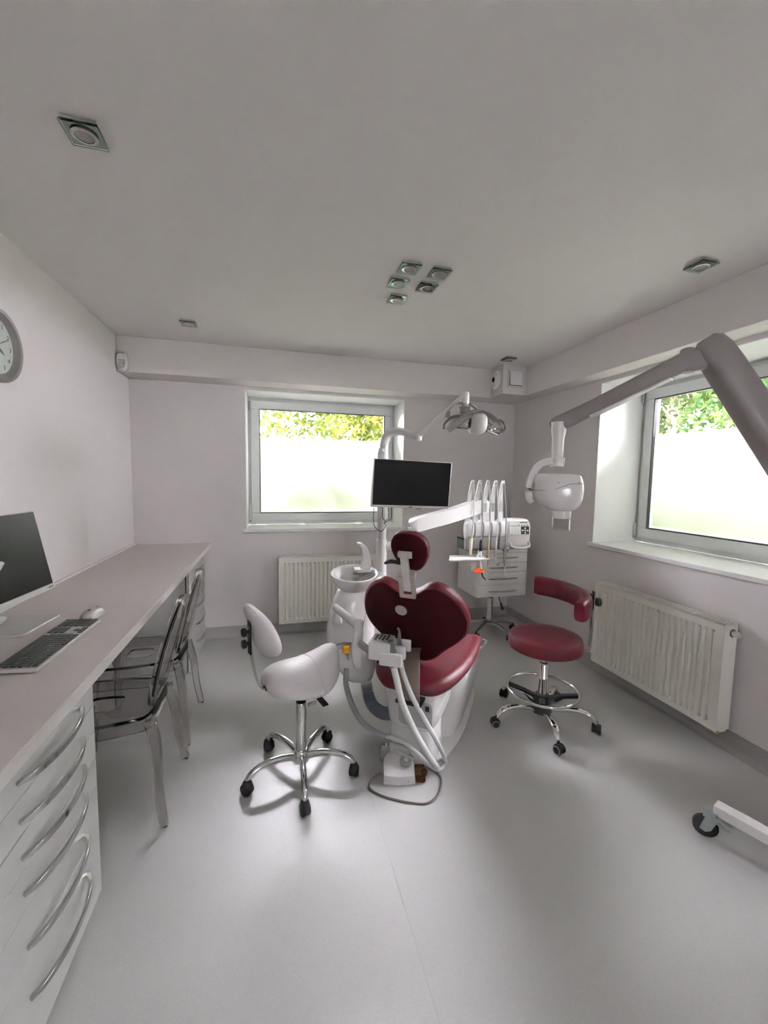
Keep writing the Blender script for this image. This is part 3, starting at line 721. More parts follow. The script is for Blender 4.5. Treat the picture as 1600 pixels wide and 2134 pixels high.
# white saddle stool -------------------------------------------------
SW = thing('saddle_stool', 'white leather saddle stool with small backrest on chrome base', 'stool', (0.125, 1.972, 0), radians(21))
def rel(a): return a-radians(21)
g = G(); g.lathe([(0.030, 0.062), (0.036, 0.066), (0.037, 0.118), (0.033, 0.124), (0.026, 0.126)], 28).build('hub', 'chrome', SW)
for a in (198, 270, 342, 54, 126):
    b = rel(radians(a)); d = Vector((cos(b), sin(b), 0)); z = Vector((0, 0, 1))
    P = spl([d*0.030+z*0.095, d*0.10+z*0.112, d*0.185+z*0.112, d*0.243+z*0.090, d*0.262+z*0.062], 6)
    lg = G().tube(P, [0.0185, 0.0175, 0.016, 0.015, 0.0135], 12).build('leg', 'chrome', SW)
    caster_hooded(lg, d*0.264, b+radians(100+a), s=0.98)
G().lathe([(0.0255, 0.10), (0.0255, 0.365), (0.024, 0.368)], 28).build('column', 'chrome', SW)
G().lathe([(0.024, 0.366), (0.024, 0.376), (0.016, 0.378), (0.016, 0.47)], 24).build('gas_lift', 'black_plastic', SW)
# saddle: sections along local x (forward)
secs = [(-0.172, 0.040, 0.494, 0.020, .00), (-0.163, 0.085, 0.500, 0.036, .008), (-0.138, 0.132, 0.508, 0.048, .014), (-0.09, 0.168, 0.515, 0.054, .024), (-0.035, 0.184, 0.518, 0.053, .034),
        (0.02, 0.184, 0.520, 0.052, .045), (0.07, 0.170, 0.527, 0.058, .056), (0.12, 0.142, 0.540, 0.068, .058), (0.16, 0.108, 0.550, 0.074, .048), (0.188, 0.076, 0.552, 0.066, .032), (0.202, 0.040, 0.548, 0.046, .014)]
g = G(); rings = []
for x, wd, zc, hh, drop in secs:
    ring = []
    for (px, py, pz) in sup((0, 0, 0), wd, hh, 28, 2.3, 'yz'):
        ring.append((x-0.012*(py/max(wd, .01))**2, py, zc+pz*(1-0.18*(py/wd)**2)-drop*(py/wd)**2+(0.004 if pz > 0 else 0)))
    rings.append(ring)
g.loft(rings).build('seat', 'white_leather', SW, smooth=180, sub=1)
# stitched seam across the seat
ringS = []
i0 = 6; 
x, wd, zc, hh, drop = (0.050, 0.1765, 0.5245, 0.0562, .0525)
for k in range(0, 15):
    a = pi*k/14; py = cos(a)*wd*1.0; pz = sin(a)*hh
    e = 2/2.3
    py = (abs(cos(a))**e)*(1 if cos(a) >= 0 else -1)*wd; pz = abs(sin(a))**e*hh
    ringS.append((x-0.012*(py/wd)**2, py*1.0, zc+pz*(1-0.18*(py/wd)**2)-drop*(py/wd)**2+0.0035))
G().tube(ringS, 0.0022, 6).build('seam', 'white_leather', SW)
G().box(-0.10, 0.08, -0.06, 0.06, 0.452, 0.474).build('mount_plate', 'black_plastic', SW, bevel=0.004)
G().box(-0.050, -0.010, -0.190, -0.178, 0.448, 0.464).build('side_clip', 'dull_steel', SW, bevel=0.002)
G().tube([(0.03, -0.05, 0.445), (0.05, -0.11, 0.425)], 0.005, 8).obox((0.052, -0.125, 0.410), (1,0,0), (0.3,-1,-0.5), (0,-.5,1), 0.014, 0.026, 0.005).build('lever', 'black_plastic', SW, bevel=0.003)
P = spl([(-0.10, 0, 0.492), (-0.170, 0, 0.490), (-0.203, 0, 0.505), (-0.222, 0, 0.56), (-0.240, 0, 0.66), (-0.250, 0, 0.80)], 6)
G().ribbon(P, 0.015, 0.0035, up=(-1, 0, 0.001)).build('back_bar', 'handle_chrome', SW, bevel=0.001)
G().box(-0.182, -0.13, -0.018, 0.018, 0.482, 0.499).build('bar_sleeve', 'black_plastic', SW, bevel=0.003)
g = G(); rings = []
nz = 11
for i in range(nz):
    u = -1+2*i/(nz-1); z = 0.775+0.124*u; hw = 0.155*(1-abs(u)**2.6)**0.5+0.004; hw *= (1.0-0.10*u)
    ring = []
    for (px, py, pz) in sup((0, 0, 0), hw, 0.030*(1-abs(u)**4)**0.5+0.004, 28, 2.6, 'xy'):
        ring.append((-0.214-py*1.0+0.9*(px*px)-0.035*u+0.012*(1-u*u), px, z))
    rings.append(ring)
BKP = g.loft(rings).build('backrest', 'white_leather', SW, smooth=180, sub=1)
# piping round the backrest edge
pp = [(-0.214+0.9*(0.157*cos(a))**2-0.035*sin(a)+0.012*cos(a)**2-0.006, 0.153*cos(a)*(1-0.10*sin(a)), 0.775+0.120*sin(a)) for a in [2*pi*i/40 for i in range(40)]]
G().tube(pp, 0.003, 6, closed=True).build('piping', 'white_leather', BKP)
G().box(-0.2515, -0.2445, -0.018, 0.018, 0.672, 0.835).build('back_plate', 'black_plastic', SW, bevel=0.002)
for z in (0.775, 0.722):
    G().lathe([(0.008, -0.004), (0.008, 0.014), (0.019, 0.016), (0.020, 0.030), (0.013, 0.034)], 16).move(basis((-0.249, 0, z), (0,0,1), (0,1,0), (-1,0,0))).build('knob', 'black_plastic', SW)

# red stool with curved arm -----------------------------------------
SR = thing('round_stool', 'maroon leather round stool with curved arm support and chrome foot ring', 'stool', (1.577, 2.078, 0))
for a in (179, 250.5, 321, 36, 106):
    b = radians(a); d = Vector((cos(b), sin(b), 0)); z = Vector((0, 0, 1))
    P = spl([d*0.03+z*0.072, d*0.10+z*0.096, d*0.19+z*0.112, d*0.262+z*0.100, d*0.300+z*0.058], 6)
    lg = G().tube(P, [0.015, 0.020, 0.0225, 0.021, 0.0135], 12, flat=0.8).build('leg', 'chrome', SR)
    caster_twin(lg, d*0.302, b+radians(40+a*0.7))
G().lathe([(0.055, 0.060), (0.060, 0.072), (0.056, 0.098), (0.050, 0.145), (0.040, 0.170), (0.0275, 0.176)], 28).build('hub', 'black_plastic', SR)
G().lathe([(0.0265, 0.16), (0.0265, 0.265), (0.029, 0.268), (0.029, 0.276), (0.0265, 0.279), (0.0265, 0.358), (0.024, 0.361)], 28).build('column', 'chrome', SR)
G().lathe([(0.0245, 0.36), (0.0245, 0.367), (0.014, 0.369), (0.014, 0.445)], 20).build('gas_lift', 'steel', SR)
RG = G().tube([(0.205*cos(2*pi*j/56), 0.205*sin(2*pi*j/56), 0.198) for j in range(56)], 0.0095, 10, closed=True).build('foot_ring', 'chrome', SR)
for a in (145, 55, -35, -125):
    b = radians(a); d = Vector((cos(b), sin(b), 0)); z = Vector((0,0,1))
    G().ribbon([d*0.035+z*0.150, d*0.115+z*0.176, d*0.198+z*0.196], 0.015, 0.010).build('spoke', 'black_plastic', RG, bevel=0.003)
G().lathe([(0.04, 0.443), (0.12, 0.443), (0.125, 0.450), (0.125, 0.462)], 32).build('seat_plate', 'black_plastic', SR)
ST = G().lathe([(0.03, 0.460), (0.195, 0.460), (0.207, 0.466), (0.2125, 0.484), (0.2125, 0.516), (0.207, 0.532), (0.196, 0.540), (0.150, 0.546), (0.09, 0.544), (0.03, 0.541)], 64).build('seat', 'maroon_leather', SR, smooth=60)
G().tube([(0.2045*cos(2*pi*j/56), 0.2045*sin(2*pi*j/56), 0.5345) for j in range(56)], 0.0022, 6, closed=True).build('piping', 'maroon_leather', ST)
# arm bar and pad
ab = radians(-16); d = Vector((cos(ab), sin(ab), 0)); z = Vector((0,0,1))
P = spl([d*0.10+z*0.452, d*0.225+z*0.446, d*0.262+z*0.458, d*0.272+z*0.52, d*0.275+z*0.70, d*0.277+z*0.815], 6)
G().ribbon(P, 0.015, 0.004, up=d).build('arm_bar', 'handle_chrome', SR, bevel=0.001)
g = G(); rings = []
n = 26; c = Vector((-0.045, 0.035, 0))
for i in range(n):
    u = i/(n-1); a = radians(-68+u*126)
    rr = 0.262+0.03*u; e = Vector((cos(a), sin(a), 0))
    sc = 1.0 if 0 < i < n-1 else 0.86
    hh = (0.060+0.002*u)*sc; tt = (0.029+0.006*(1-u))*sc
    ctr = c+e*rr+z*(0.742+0.026*u)
    rings.append([ctr+e*px+z*pz for (px, py, pz) in [(q[0], 0, q[2]) for q in sup((0,0,0), tt, hh, 18, 3.2, 'xz')]])
g.loft(rings).build('arm_pad', 'maroon_leather', SR, smooth=50)
bp = d*0.262+z*0.748
G().obox(d*0.258+z*0.750, d, Vector((-d.y, d.x, 0)), z, 0.012, 0.019, 0.045).build('clamp', 'black_plastic', SR, bevel=0.003)
kb = basis(tuple(d*0.281+z*0.748), z, Vector((-d.y, d.x, 0)), d)
G().lathe([(0.008, -0.002), (0.008, 0.010), (0.024, 0.013), (0.026, 0.020), (0.026, 0.032), (0.018, 0.038)], 14).move(kb).build('knob', 'black_plastic', SR)

# ------------------------------------------------------------------ rolling drawer cart in the corner
CT = thing('instrument_cart', 'white drawer cart on a chrome star base in the far corner', 'cart', (2.0, 3.47, 0))
G().box(-0.250, 0.250, -0.181, 0.20, 0.402, 0.892).build('body', 'cart_white', CT, bevel=0.002)
for z0, z1 in ((0.404, 0.512), (0.515, 0.628), (0.631, 0.718), (0.721, 0.806), (0.809, 0.890)):
    d_ = G().box(-0.248, 0.248, -0.200, -0.1815, z0, z1).build('drawer', 'cart_white', CT, bevel=0.0015)
    bow_handle(0.29, 0.020, 0.005).move(Matrix.Translation((0.005, -0.200, (z0+z1)/2)) @ Matrix.Rotation(radians(-90), 4, 'Z')).build('handle', 'steel', d_, bevel=0.001, smooth=60)
G().box(-0.265, 0.262, -0.215, 0.21, 0.893, 0.903).build('glass_top', 'green_glass', CT, bevel=0.001)
G().box(-0.262, -0.254, -0.20, 0.205, 0.80, 0.892).build('glass_side', 'green_glass', CT, bevel=0.001)
G().lathe([(0.012, 0.33), (0.012, 0.402)], 16).build('gas_lift', 'steel', CT)
G().lathe([(0.028, 0.075), (0.028, 0.345), (0.022, 0.352)], 24).build('column', 'chrome', CT)
G().lathe([(0.03, 0.34), (0.03, 0.356), (0.018, 0.358)], 20).build('collar', 'black_plastic', CT)
for a in (-96, -24, 48, 120, 192):
    b = radians(a+22); dd = Vector((cos(b), sin(b), 0)); z = Vector((0,0,1))
    lg = G().ribbon([dd*0.02+z*0.105, dd*0.12+z*0.096, dd*0.25+z*0.068], [0.017, 0.015, 0.010], [0.016, 0.012, 0.008]).build('leg', 'steel', CT, bevel=0.004)
    caster_twin(lg, dd*0.255, b+radians(60+a))
G().tube(spl([(0.04, -0.05, 0.40), (0.055, -0.075, 0.34), (0.065, -0.085, 0.30)], 4), 0.004, 8).tube([(0.065, -0.085, 0.305), (0.083, -0.095, 0.245)], [0.010, 0.017], 10).build('lever', 'black_plastic', CT)

# ------------------------------------------------------------------ dental chair (local: +x right of patient axis, +y towards feet, origin on floor under the hip)
TH = 0.643
CH = thing('dental_chair', 'maroon leather dental chair with white base, seen from behind its raised backrest', 'dental chair', (0.729, 1.953, 0), -TH)
Z = Vector((0, 0, 1))
# floor plate
ol = spl([(0.0, -0.075, 0), (0.10, -0.035, 0), (0.165, 0.10, 0), (0.192, 0.30, 0), (0.192, 0.52, 0), (0.175, 0.78, 0), (0.10, 0.92, 0), (0, 0.95, 0), (-0.10, 0.92, 0), (-0.175, 0.78, 0), (-0.192, 0.52, 0), (-0.20, 0.30, 0), (-0.195, 0.10, 0), (-0.13, -0.02, 0)], 5, True)
c = Vector((0, 0.42, 0))
rings = [[c+(q-c)*s+Z*z for q in ol] for s, z in ((0.985, 0.001), (1.0, 0.004), (1.0, 0.016), (0.985, 0.024), (0.90, 0.034), (0.80, 0.045))]
G().loft(rings).build('base_plate', 'plastic_white', CH, smooth=50)
# lift body under the seat, rising towards the feet
secs = [((0.0, 0.50, 0.035), 0.165, 0.37), ((0.0, 0.53, 0.09), 0.175, 0.35), ((0.0, 0.56, 0.18), 0.188, 0.33), ((0.0, 0.57, 0.26), 0.200, 0.315), ((0, 0.565, 0.33), 0.203, 0.31), ((0, 0.50, 0.375), 0.19, 0.25)]
G().loft([sup(c_, rx, ry, 36, 5.0) for c_, rx, ry in secs]).build('lift_body', 'plastic_white', CH, smooth=50)
# pedestal under the hip
secs = [((-0.02, 0.03, 0.034), 0.130, 0.135), ((-0.015, 0.02, 0.12), 0.118, 0.135), ((-0.01, 0.01, 0.24), 0.115, 0.14)]
G().loft([sup(c_, rx, ry, 32, 4.5) for c_, rx, ry in secs]).build('pedestal', 'plastic_white', CH, smooth=50)
G().obox((-0.055, -0.125, 0.075), (1,0,0), (0,1,0.15), (0,-.15,1), 0.055, 0.012, 0.055).build('pedal_guard', 'plastic_midgrey', CH, bevel=0.012, seg=3)
G().tube([(-0.13, -0.10, 0.115), (-0.05, -0.145, 0.10), (0.02, -0.13, 0.07)], 0.008, 8).build('stop_bar', 'plastic_midgrey', CH)
# motor housing carrying seat
secs = [((-0.005, 0.075, 0.225), 0.112, 0.205), ((-0.005, 0.078, 0.245), 0.128, 0.222), ((-0.006, 0.085, 0.33), 0.140, 0.238), ((-0.006, 0.10, 0.395), 0.152, 0.262), ((-0.003, 0.13, 0.430), 0.168, 0.285), ((0, 0.15, 0.447), 0.172, 0.29)]
HO = G().loft([sup(c_, rx, ry, 40, 5.0) for c_, rx, ry in secs]).build('motor_housing', 'plastic_white', CH, smooth=50)
G().prism([(x, -0.160, z) for x, z in rrect(-0.055, 0.118, 0.262, 0.398, 0.028)], (0, 0, 0), (0, 0.012, 0)).build('rear_panel', 'plastic_midgrey', HO, bevel=0.003)
G().box(0.082, 0.102, -0.1615, -0.158, 0.352, 0.378).build('socket', 'black_plastic', HO, smooth=None)
# seat: sections along y; lateral profile with raised sides
def seat_ring(y, hw, zt, th, lift):
    top = []; bot = []
    n = 15
    for i in range(n):
        u = -1+2*i/(n-1); s = abs(u)
        z = zt+lift*s**3-0.5*th*max(0, (s-0.86)/0.14)**2
        top.append((u*hw, y, z))
    for i in range(n):
        u = 1-2*i/(n-1); s = abs(u)
        z = zt-th+lift*0.75*s**3+0.42*th*max(0, (s-0.86)/0.14)**2
        bot.append((u*hw*0.985, y, z))
    return top+bot
secs = [(-0.208, 0.100, 0.486, 0.028, 0.0), (-0.200, 0.130, 0.502, 0.055, 0.004), (-0.165, 0.172, 0.514, 0.078, 0.006), (-0.10, 0.212, 0.520, 0.088, 0.014), (0.0, 0.244, 0.520, 0.090, 0.026), (0.12, 0.264, 0.516, 0.088, 0.040),
        (0.26, 0.268, 0.514, 0.085, 0.048), (0.38, 0.262, 0.520, 0.082, 0.044), (0.455, 0.258, 0.520, 0.080, 0.038), (0.50, 0.255, 0.502, 0.074, 0.032), (0.518, 0.250, 0.478, 0.060, 0.026)]
G().loft([seat_ring(*q) for q in secs]).build('seat', 'maroon_leather', CH, smooth=180, sub=1)
G().tube(spl([(0.235, 0.42, 0.455), (0.262, 0.48, 0.468), (0.268, 0.54, 0.470), (0.235, 0.575, 0.462)], 4), 0.007, 8).build('side_rail', 'dull_steel', CH)
# backrest, a heart-like pad leaning back
PH = 0.449
UPV = Vector((0, -sin(PH), cos(PH))); NB = Vector((0, -cos(PH), -sin(PH)))   # NB: rear normal
HB = Vector((0, 0, 0.540))
hl = [(0.0, -0.002), (0.055, 0.006), (0.10, 0.035), (0.150, 0.092), (0.215, 0.150), (0.256, 0.205), (0.270, 0.265), (0.262, 0.330), (0.236, 0.400), (0.190, 0.462), (0.140, 0.494), (0.095, 0.490), (0.055, 0.462), (0.025, 0.446), (0.0, 0.442)]
full = hl+[(-s, t) for s, t in hl[-2:0:-1]]
op = [Vector((s, t, 0)) for s, t in full]
ring = spl(op, 4, True)
cen = Vector((0, 0.26, 0))
def bpt(q, sc, dep, bow=0.0):
    v = cen+(q-cen)*sc
    return HB+Vector((v.x, 0, 0))+UPV*v.y+NB*(dep-bow*(v.x/0.27)**2)
lay = [(0.02, -0.040), (0.5, -0.040), (0.80, -0.040), (0.93, -0.038), (0.985, -0.027), (1.0, -0.008), (0.998, 0.010), (0.975, 0.022), (0.955, 0.0235), (0.94, 0.018), (0.5, 0.018), (0.02, 0.018)]
BR = G().loft([[bpt(q, s, d_, 0.035) for q in ring] for s, d_ in lay]).build('backrest', 'maroon_leather', CH, smooth=40)
lay = [(0.02, 0.0185), (0.5, 0.0185), (0.94, 0.0185), (0.938, 0.0215), (0.92, 0.0240), (0.5, 0.029), (0.02, 0.031)]
G().loft([[bpt(q, s, d_, 0.035) for q in ring] for s, d_ in lay]).build('back_shell', 'dark_maroon_shell', BR, smooth=40, label='dark maroon rear shell')
dc = HB+UPV*0.345+NB*0.030+Vector((-0.045, 0, 0))
dm = basis(tuple(dc), (1,0,0), UPV, NB)
G().lathe([(0.030, -0.003), (0.030, 0.002), (0.027, 0.004)], 32).move(dm).build('cover_disc', 'plastic_midgrey', BR)
# headrest with double bracket
HR0 = HB+UPV*0.430+NB*0.016
def hp(s, t, d_): return HR0+Vector((s, 0, 0))+Vector((0, -0.20, 0.98)).normalized()*t+Vector((0, -0.98, -0.20))*d_
G().ribbon([hp(-0.030, 0.0, 0.012), hp(-0.030, 0.11, 0.014)], 0.010, 0.006, up=(0,1,0)).ribbon([hp(0.030, 0.0, 0.012), hp(0.030, 0.11, 0.014)], 0.010, 0.006, up=(0,1,0)).ribbon([hp(-0.038, 0.004, 0.012), hp(0.038, 0.004, 0.012)], 0.009, 0.006, up=(0,1,0)).build('bracket_fork', 'bracket_beige', CH, bevel=0.003)
G().cyl(hp(-0.042, 0.115, 0.014), hp(-0.018, 0.115, 0.014), 0.016, n=18).cyl(hp(0.018, 0.115, 0.014), hp(0.042, 0.115, 0.014), 0.016, n=18).build('bracket_pivot', 'bracket_beige', CH, bevel=0.002)
G().ribbon([hp(0, 0.03, 0.010), hp(0, 0.12, 0.020), hp(-0.004, 0.205, 0.026), hp(-0.004, 0.225, 0.022)], 0.019, 0.008, up=(0,1,0)).build('bracket_arm', 'bracket_light', CH, bevel=0.003)
G().cyl(hp(-0.034, 0.212, 0.016), hp(0.030, 0.212, 0.016), 0.016, n=18).build('bracket_pivot', 'bracket_light', CH, bevel=0.002)
HD = G(); lay2 = [(0.02, -0.055), (0.6, -0.055), (0.90, -0.048), (0.99, -0.028), (1.0, -0.008), (0.985, 0.004), (0.955, 0.007), (0.94, 0.005), (0.5, 0.006), (0.02, 0.006)]
hs = spl([Vector(q) for q in ((0.0, 0.088, 0), (0.055, 0.078, 0), (0.092, 0.035, 0), (0.090, -0.03, 0), (0.060, -0.082, 0), (0.018, -0.092, 0), (-0.040, -0.070, 0), (-0.074, -0.020, 0), (-0.082, 0.035, 0), (-0.055, 0.080, 0))], 4, True)
HDO = HD.loft([[hp(0.008+q.x*s, 0.225+q.y*s, d_) for q in hs] for s, d_ in lay2]).build('headrest', 'maroon_leather', CH, smooth=40)
G().loft([[hp(0.008+q.x*s, 0.225+q.y*s, d_) for q in hs] for s, d_ in ((0.02, 0.0062), (0.93, 0.0055), (0.925, 0.009), (0.90, 0.011), (0.5, 0.013), (0.02, 0.013))]).build('back_shell', 'dark_maroon_shell', HDO, smooth=40)
G().tube(spl([hp(-0.03, 0.165, 0.010), hp(-0.07, 0.172, 0.014), hp(-0.105, 0.160, 0.016)], 5), [0.006, 0.007, 0.004], 8, flat=1.4).build('headrest_lever', 'black_plastic', CH)
# beige flexible cover between backrest and housing
fl0 = [(-0.045, 0.020, 0.602), (-0.040, -0.080, 0.602), (-0.012, -0.175, 0.568), (0.008, -0.218, 0.515), (0.018, -0.226, 0.465), (0.018, -0.214, 0.418)]
P = spl(fl0, 5); g = G()
g.ribbon(P, lerp_list([0.074, 0.073, 0.068, 0.060, 0.053, 0.052], len(P)), 0.004, up=(0, -1, 0.4)).build('back_cover_flap', 'beige_leather', CH, bevel=0.002)
G().box(-0.045, 0.080, -0.235, -0.13, 0.408, 0.420).build('flap_gap', 'black_plastic', CH, smooth=None)

# ------------------------------------------------------------------ spittoon unit standing on the chair's left
CU = thing('spittoon_unit', 'white spittoon unit with ceramic bowl and tall post left of the dental chair', 'spittoon unit', (0, 0, 0))
secs = [((0.500, 2.40, 0.245), 0.050, 0.08, 2.4), ((0.497, 2.40, 0.262), 0.085, 0.11, 2.6), ((0.482, 2.40, 0.32), 0.112, 0.125, 2.8), ((0.458, 2.40, 0.40), 0.132, 0.135, 3), ((0.446, 2.40, 0.48), 0.140, 0.14, 3), ((0.446, 2.40, 0.56), 0.138, 0.14, 3),
        ((0.452, 2.40, 0.65), 0.130, 0.135, 3), ((0.462, 2.40, 0.73), 0.116, 0.125, 2.8), ((0.470, 2.40, 0.79), 0.098, 0.11, 2.6), ((0.473, 2.40, 0.80), 0.06, 0.07, 2.4)]
BO = G().loft([sup(c_, rx, ry, 36, e) for c_, rx, ry, e in secs]).build('body', 'plastic_white', CU, smooth=60)
# rear column housing up to the post and link to the chair
G().loft([sup((0.60, 2.46, 0.30), 0.07, 0.09, 28, 3), sup((0.61, 2.47, 0.5), 0.08, 0.095, 28, 3), sup((0.63, 2.48, 0.7), 0.065, 0.07, 28, 3), sup((0.652, 2.49, 0.84), 0.045, 0.045, 28, 2.2), sup((0.655, 2.495, 0.88), 0.036, 0.036, 28, 2)]).build('post_foot', 'plastic_white', CU, smooth=60)
G().loft([[(x, y, z) for x, y, z in sup((0.62, 2.42, 0.34), 0.07, 0.05, 20, 3, 'yz')], sup((0.90, 2.42, 0.34), 0.07, 0.05, 20, 3, 'yz')]).build('link_arm', 'plastic_white', CU)
# seam groove
sm = []
for zz in [0.36+0.045*i for i in range(10)]:
    k = min(range(len(secs)), key=lambda i: abs(secs[i][0][2]-zz)); 
    i1 = next(i for i in range(len(secs)) if secs[i][0][2] >= zz); s0, s1 = secs[i1-1], secs[i1]; u = (zz-s0[0][2])/(s1[0][2]-s0[0][2])
    cx = s0[0][0]+(s1[0][0]-s0[0][0])*u; rx = s0[1]+(s1[1]-s0[1])*u; ry = s0[2]+(s1[2]-s0[2])*u; e = 3
    px = 0.10*rx/0.14*(0.15+1.15*(zz-0.36)/0.45)-0.03; 
    py = -ry*(1-(abs(px)/rx)**e)**(1/e)
    sm.append((cx+px, 2.40+py-0.0003, zz))
G().tube(sm, 0.0011, 6).build('panel_seam', 'ink_grey', BO)
# slot with yellow connector in the front
def front_slot():
    g = G(); arc = []
    for i in range(21):
        a = pi*i/20; arc.append((0.392+0.069*cos(a), 0, 0.488+0.040*sin(a)))
    arc2 = [(x, 2.2585+0.06*max(0, abs(x-0.42)-0.03), z) for x, _, z in arc]
    g.loft([arc2, [(x, y+0.012, z) for x, y, z in arc2]]); return g
front_slot().build('slot_recess', 'plastic_midgrey', CU, smooth=None)
G().tube([(0.392+0.069*cos(pi*i/20), 2.256+0.06*max(0, abs(0.392+0.069*cos(pi*i/20)-0.42)-0.03)-0.002, 0.488+0.040*sin(pi*i/20)) for i in range(21)], 0.0035, 6).build('slot_edge', 'ink_grey', CU)
G().box(0.376, 0.414, 2.236, 2.262, 0.466, 0.512).build('connector', 'yellow_plastic', CU, bevel=0.008, seg=3)
G().loft([sup((0.402, 2.248, 0.466), 0.012, 0.010, 12, 3), sup((0.408, 2.248, 0.428), 0.006, 0.006, 12, 3)]).build('connector_nozzle', 'plastic_grey', CU)
G().box(0.424, 0.447, 2.256, 2.262, 0.490, 0.520).build('slot_tab', 'silver_plastic', CU, bevel=0.002)
# bowl
prof = [(0.030, -0.118), (0.060, -0.112), (0.096, -0.086), (0.124, -0.046), (0.138, -0.012), (0.140, 0.0), (0.136, 0.004), (0.125, 0.002), (0.112, -0.014), (0.090, -0.052), (0.060, -0.078), (0.02, -0.088)]
bw = Matrix.Translation((0.466, 2.385, 0.898)) @ Matrix.Rotation(radians(11), 4, 'X') @ Matrix.Rotation(radians(-1), 4, 'Y')
BWL = G().lathe(prof, 48, sx=1.02, sy=0.92).move(bw).build('bowl', 'gloss_white', CU, smooth=50)
G().cyl((0.466, 2.385, 0.79), (0.470, 2.392, 0.82), 0.06, 0.07, n=28).build('bowl_neck', 'plastic_white', CU)
# filler spout
sp = [(0.492, 1.074), (0.516, 1.072), (0.545, 1.048), (0.563, 1.012), (0.573, 0.96), (0.574, 0.908), (0.512, 0.908), (0.521, 0.95), (0.527, 0.99), (0.519, 1.030), (0.506, 1.050), (0.492, 1.055)]
SPT = G().prism([(x, 0, z) for x, z in sp], (0, 2.422, 0), (0, 2.456, 0)).build('spout', 'plastic_white', CU, bevel=0.004, seg=3)
G().prism([(x, y, 0) for x, y in rrect(0.478, 0.585, 2.405, 2.495, 0.02)], (0,0,0.892), (0,0,0.912)).build('spout_base', 'plastic_white', CU, bevel=0.004)
G().box(0.495, 0.506, 2.4205, 2.4235, 1.058, 1.064).build('spout_outlet', 'ink_grey', SPT, smooth=None)
# post and curved lamp carrier
PX, PY = 0.660, 2.50
G().lathe([(0.034, 0.80), (0.034, 1.075), (0.0325, 1.078)], 28, (PX, PY, 0)).build('post_sleeve', 'plastic_white', CU)
G().lathe([(0.029, 1.07), (0.029, 1.65)], 28, (PX, PY, 0)).build('post', 'plastic_white', CU)
G().lathe([(0.034, 1.56), (0.036, 1.62), (0.030, 1.63)], 24, (PX, PY, 0)).build('post_cup', 'plastic_white', CU)
G().tube(spl([(PX+0.006, PY, 1.62), (PX+0.008, PY, 1.68), (PX+0.03, PY-0.01, 1.735), (PX+0.075, PY-0.045, 1.752), (PX+0.13, PY-0.09, 1.738), (PX+0.185, PY-0.14, 1.716)], 6), [0.029, 0.028, 0.027, 0.025, 0.022, 0.019], 16).build('lamp_carrier', 'plastic_white', CU)
G().cyl((PX-0.005, PY-0.030, 1.668), (PX-0.005, PY-0.0235, 1.668), 0.010, n=12).build('post_button', 'plastic_midgrey', CU)
# lower swing arm that carries the instrument console
G().tube(spl([(PX, PY, 1.03), (PX+0.09, PY-0.005, 1.035), (PX+0.19, PY, 1.04)], 5), 0.026, 14, flat=1.2).build('swing_arm', 'plastic_white', CU)
G().lathe([(0.022, 1.03), (0.022, 1.135), (0.026, 1.138), (0.026, 1.15)], 20, (PX+0.20, PY, 0)).build('swing_pivot', 'plastic_white', CU)
# drain pipe and corrugated hose
G().tube([(0.530, 2.37, 0.30), (0.540, 2.355, 0.21)], 0.034, 18).build('drain_stub', 'silver_plastic', CU)
hp_ = spl([(0.541, 2.353, 0.215), (0.545, 2.325, 0.165), (0.560, 2.27, 0.125), (0.590, 2.19, 0.125), (0.615, 2.11, 0.16), (0.640, 2.06, 0.20)], 26)
rr_ = [0.0315+(0.0042 if i % 4 < 2 else -0.0032) for i in range(len(hp_))]
G().tube(hp_, rr_, 16).build('corrugated_hose', 'hose_bluegrey', CU, smooth=70)
# assistant arm
G().tube([(0.328, 2.235, 0.748), (0.418, 2.02, 0.705)], 0.021, 18).build('assistant_arm', 'plastic_white', CU, bevel=0.003)
G().loft([sup((0.345, 2.27, 0.64), 0.03, 0.03, 16, 3), sup((0.342, 2.235, 0.70), 0.022, 0.02, 16, 3), sup((0.34, 2.215, 0.735), 0.016, 0.016, 16, 3)]).build('arm_bracket', 'plastic_white', CU)
G().loft([sup((0.418, 2.02, 0.735), 0.024, 0.024, 20, 2.2), sup((0.416, 2.02, 0.66), 0.024, 0.024, 20, 2.2), sup((0.412, 2.025, 0.60), 0.027, 0.030, 20, 3), sup((0.412, 2.03, 0.53), 0.027, 0.034, 20, 3), sup((0.42, 2.04, 0.485), 0.020, 0.026, 20, 3)]).build('arm_drop', 'plastic_white', CU)
G().tube(spl([(0.415, 2.02, 0.625), (0.45, 1.95, 0.612), (0.495, 1.86, 0.610)], 5), 0.016, 12, flat=1.3).build('holder_link', 'plastic_midgrey', CU)

# suction holder with keypad, and the two suction hoses
HL = thing('suction_holder', 'white suction holder block with black keypad in front of the maroon backrest', 'suction holder', (0.490, 1.812, 0.664), radians(-30))
G().box(-0.052, 0.050, -0.060, 0.055, -0.030, 0.055).build('block', 'plastic_white', HL, bevel=0.006, seg=3)
G().box(-0.044, 0.034, -0.042, 0.05, 0.0545, 0.0565).build('keypad', 'silver_plastic', HL, smooth=None)
for i in range(4):
    for j in range(3):
        G().lathe([(0.0062, 0.0565), (0.0062, 0.0585)], 10, (-0.028+i*0.0175, -0.022+j*0.022+(0.011 if i % 2 else 0), 0)).build('keypad_button', 'black_plastic', HL)
G().box(0.000, 0.108, -0.063, -0.040, -0.050, 0.012).build('cradle_arm', 'plastic_white', HL, bevel=0.007, seg=3)
G().box(0.030, 0.112, -0.008, 0.020, -0.036, 0.026).build('cradle_arm', 'plastic_white', HL, bevel=0.007, seg=3)
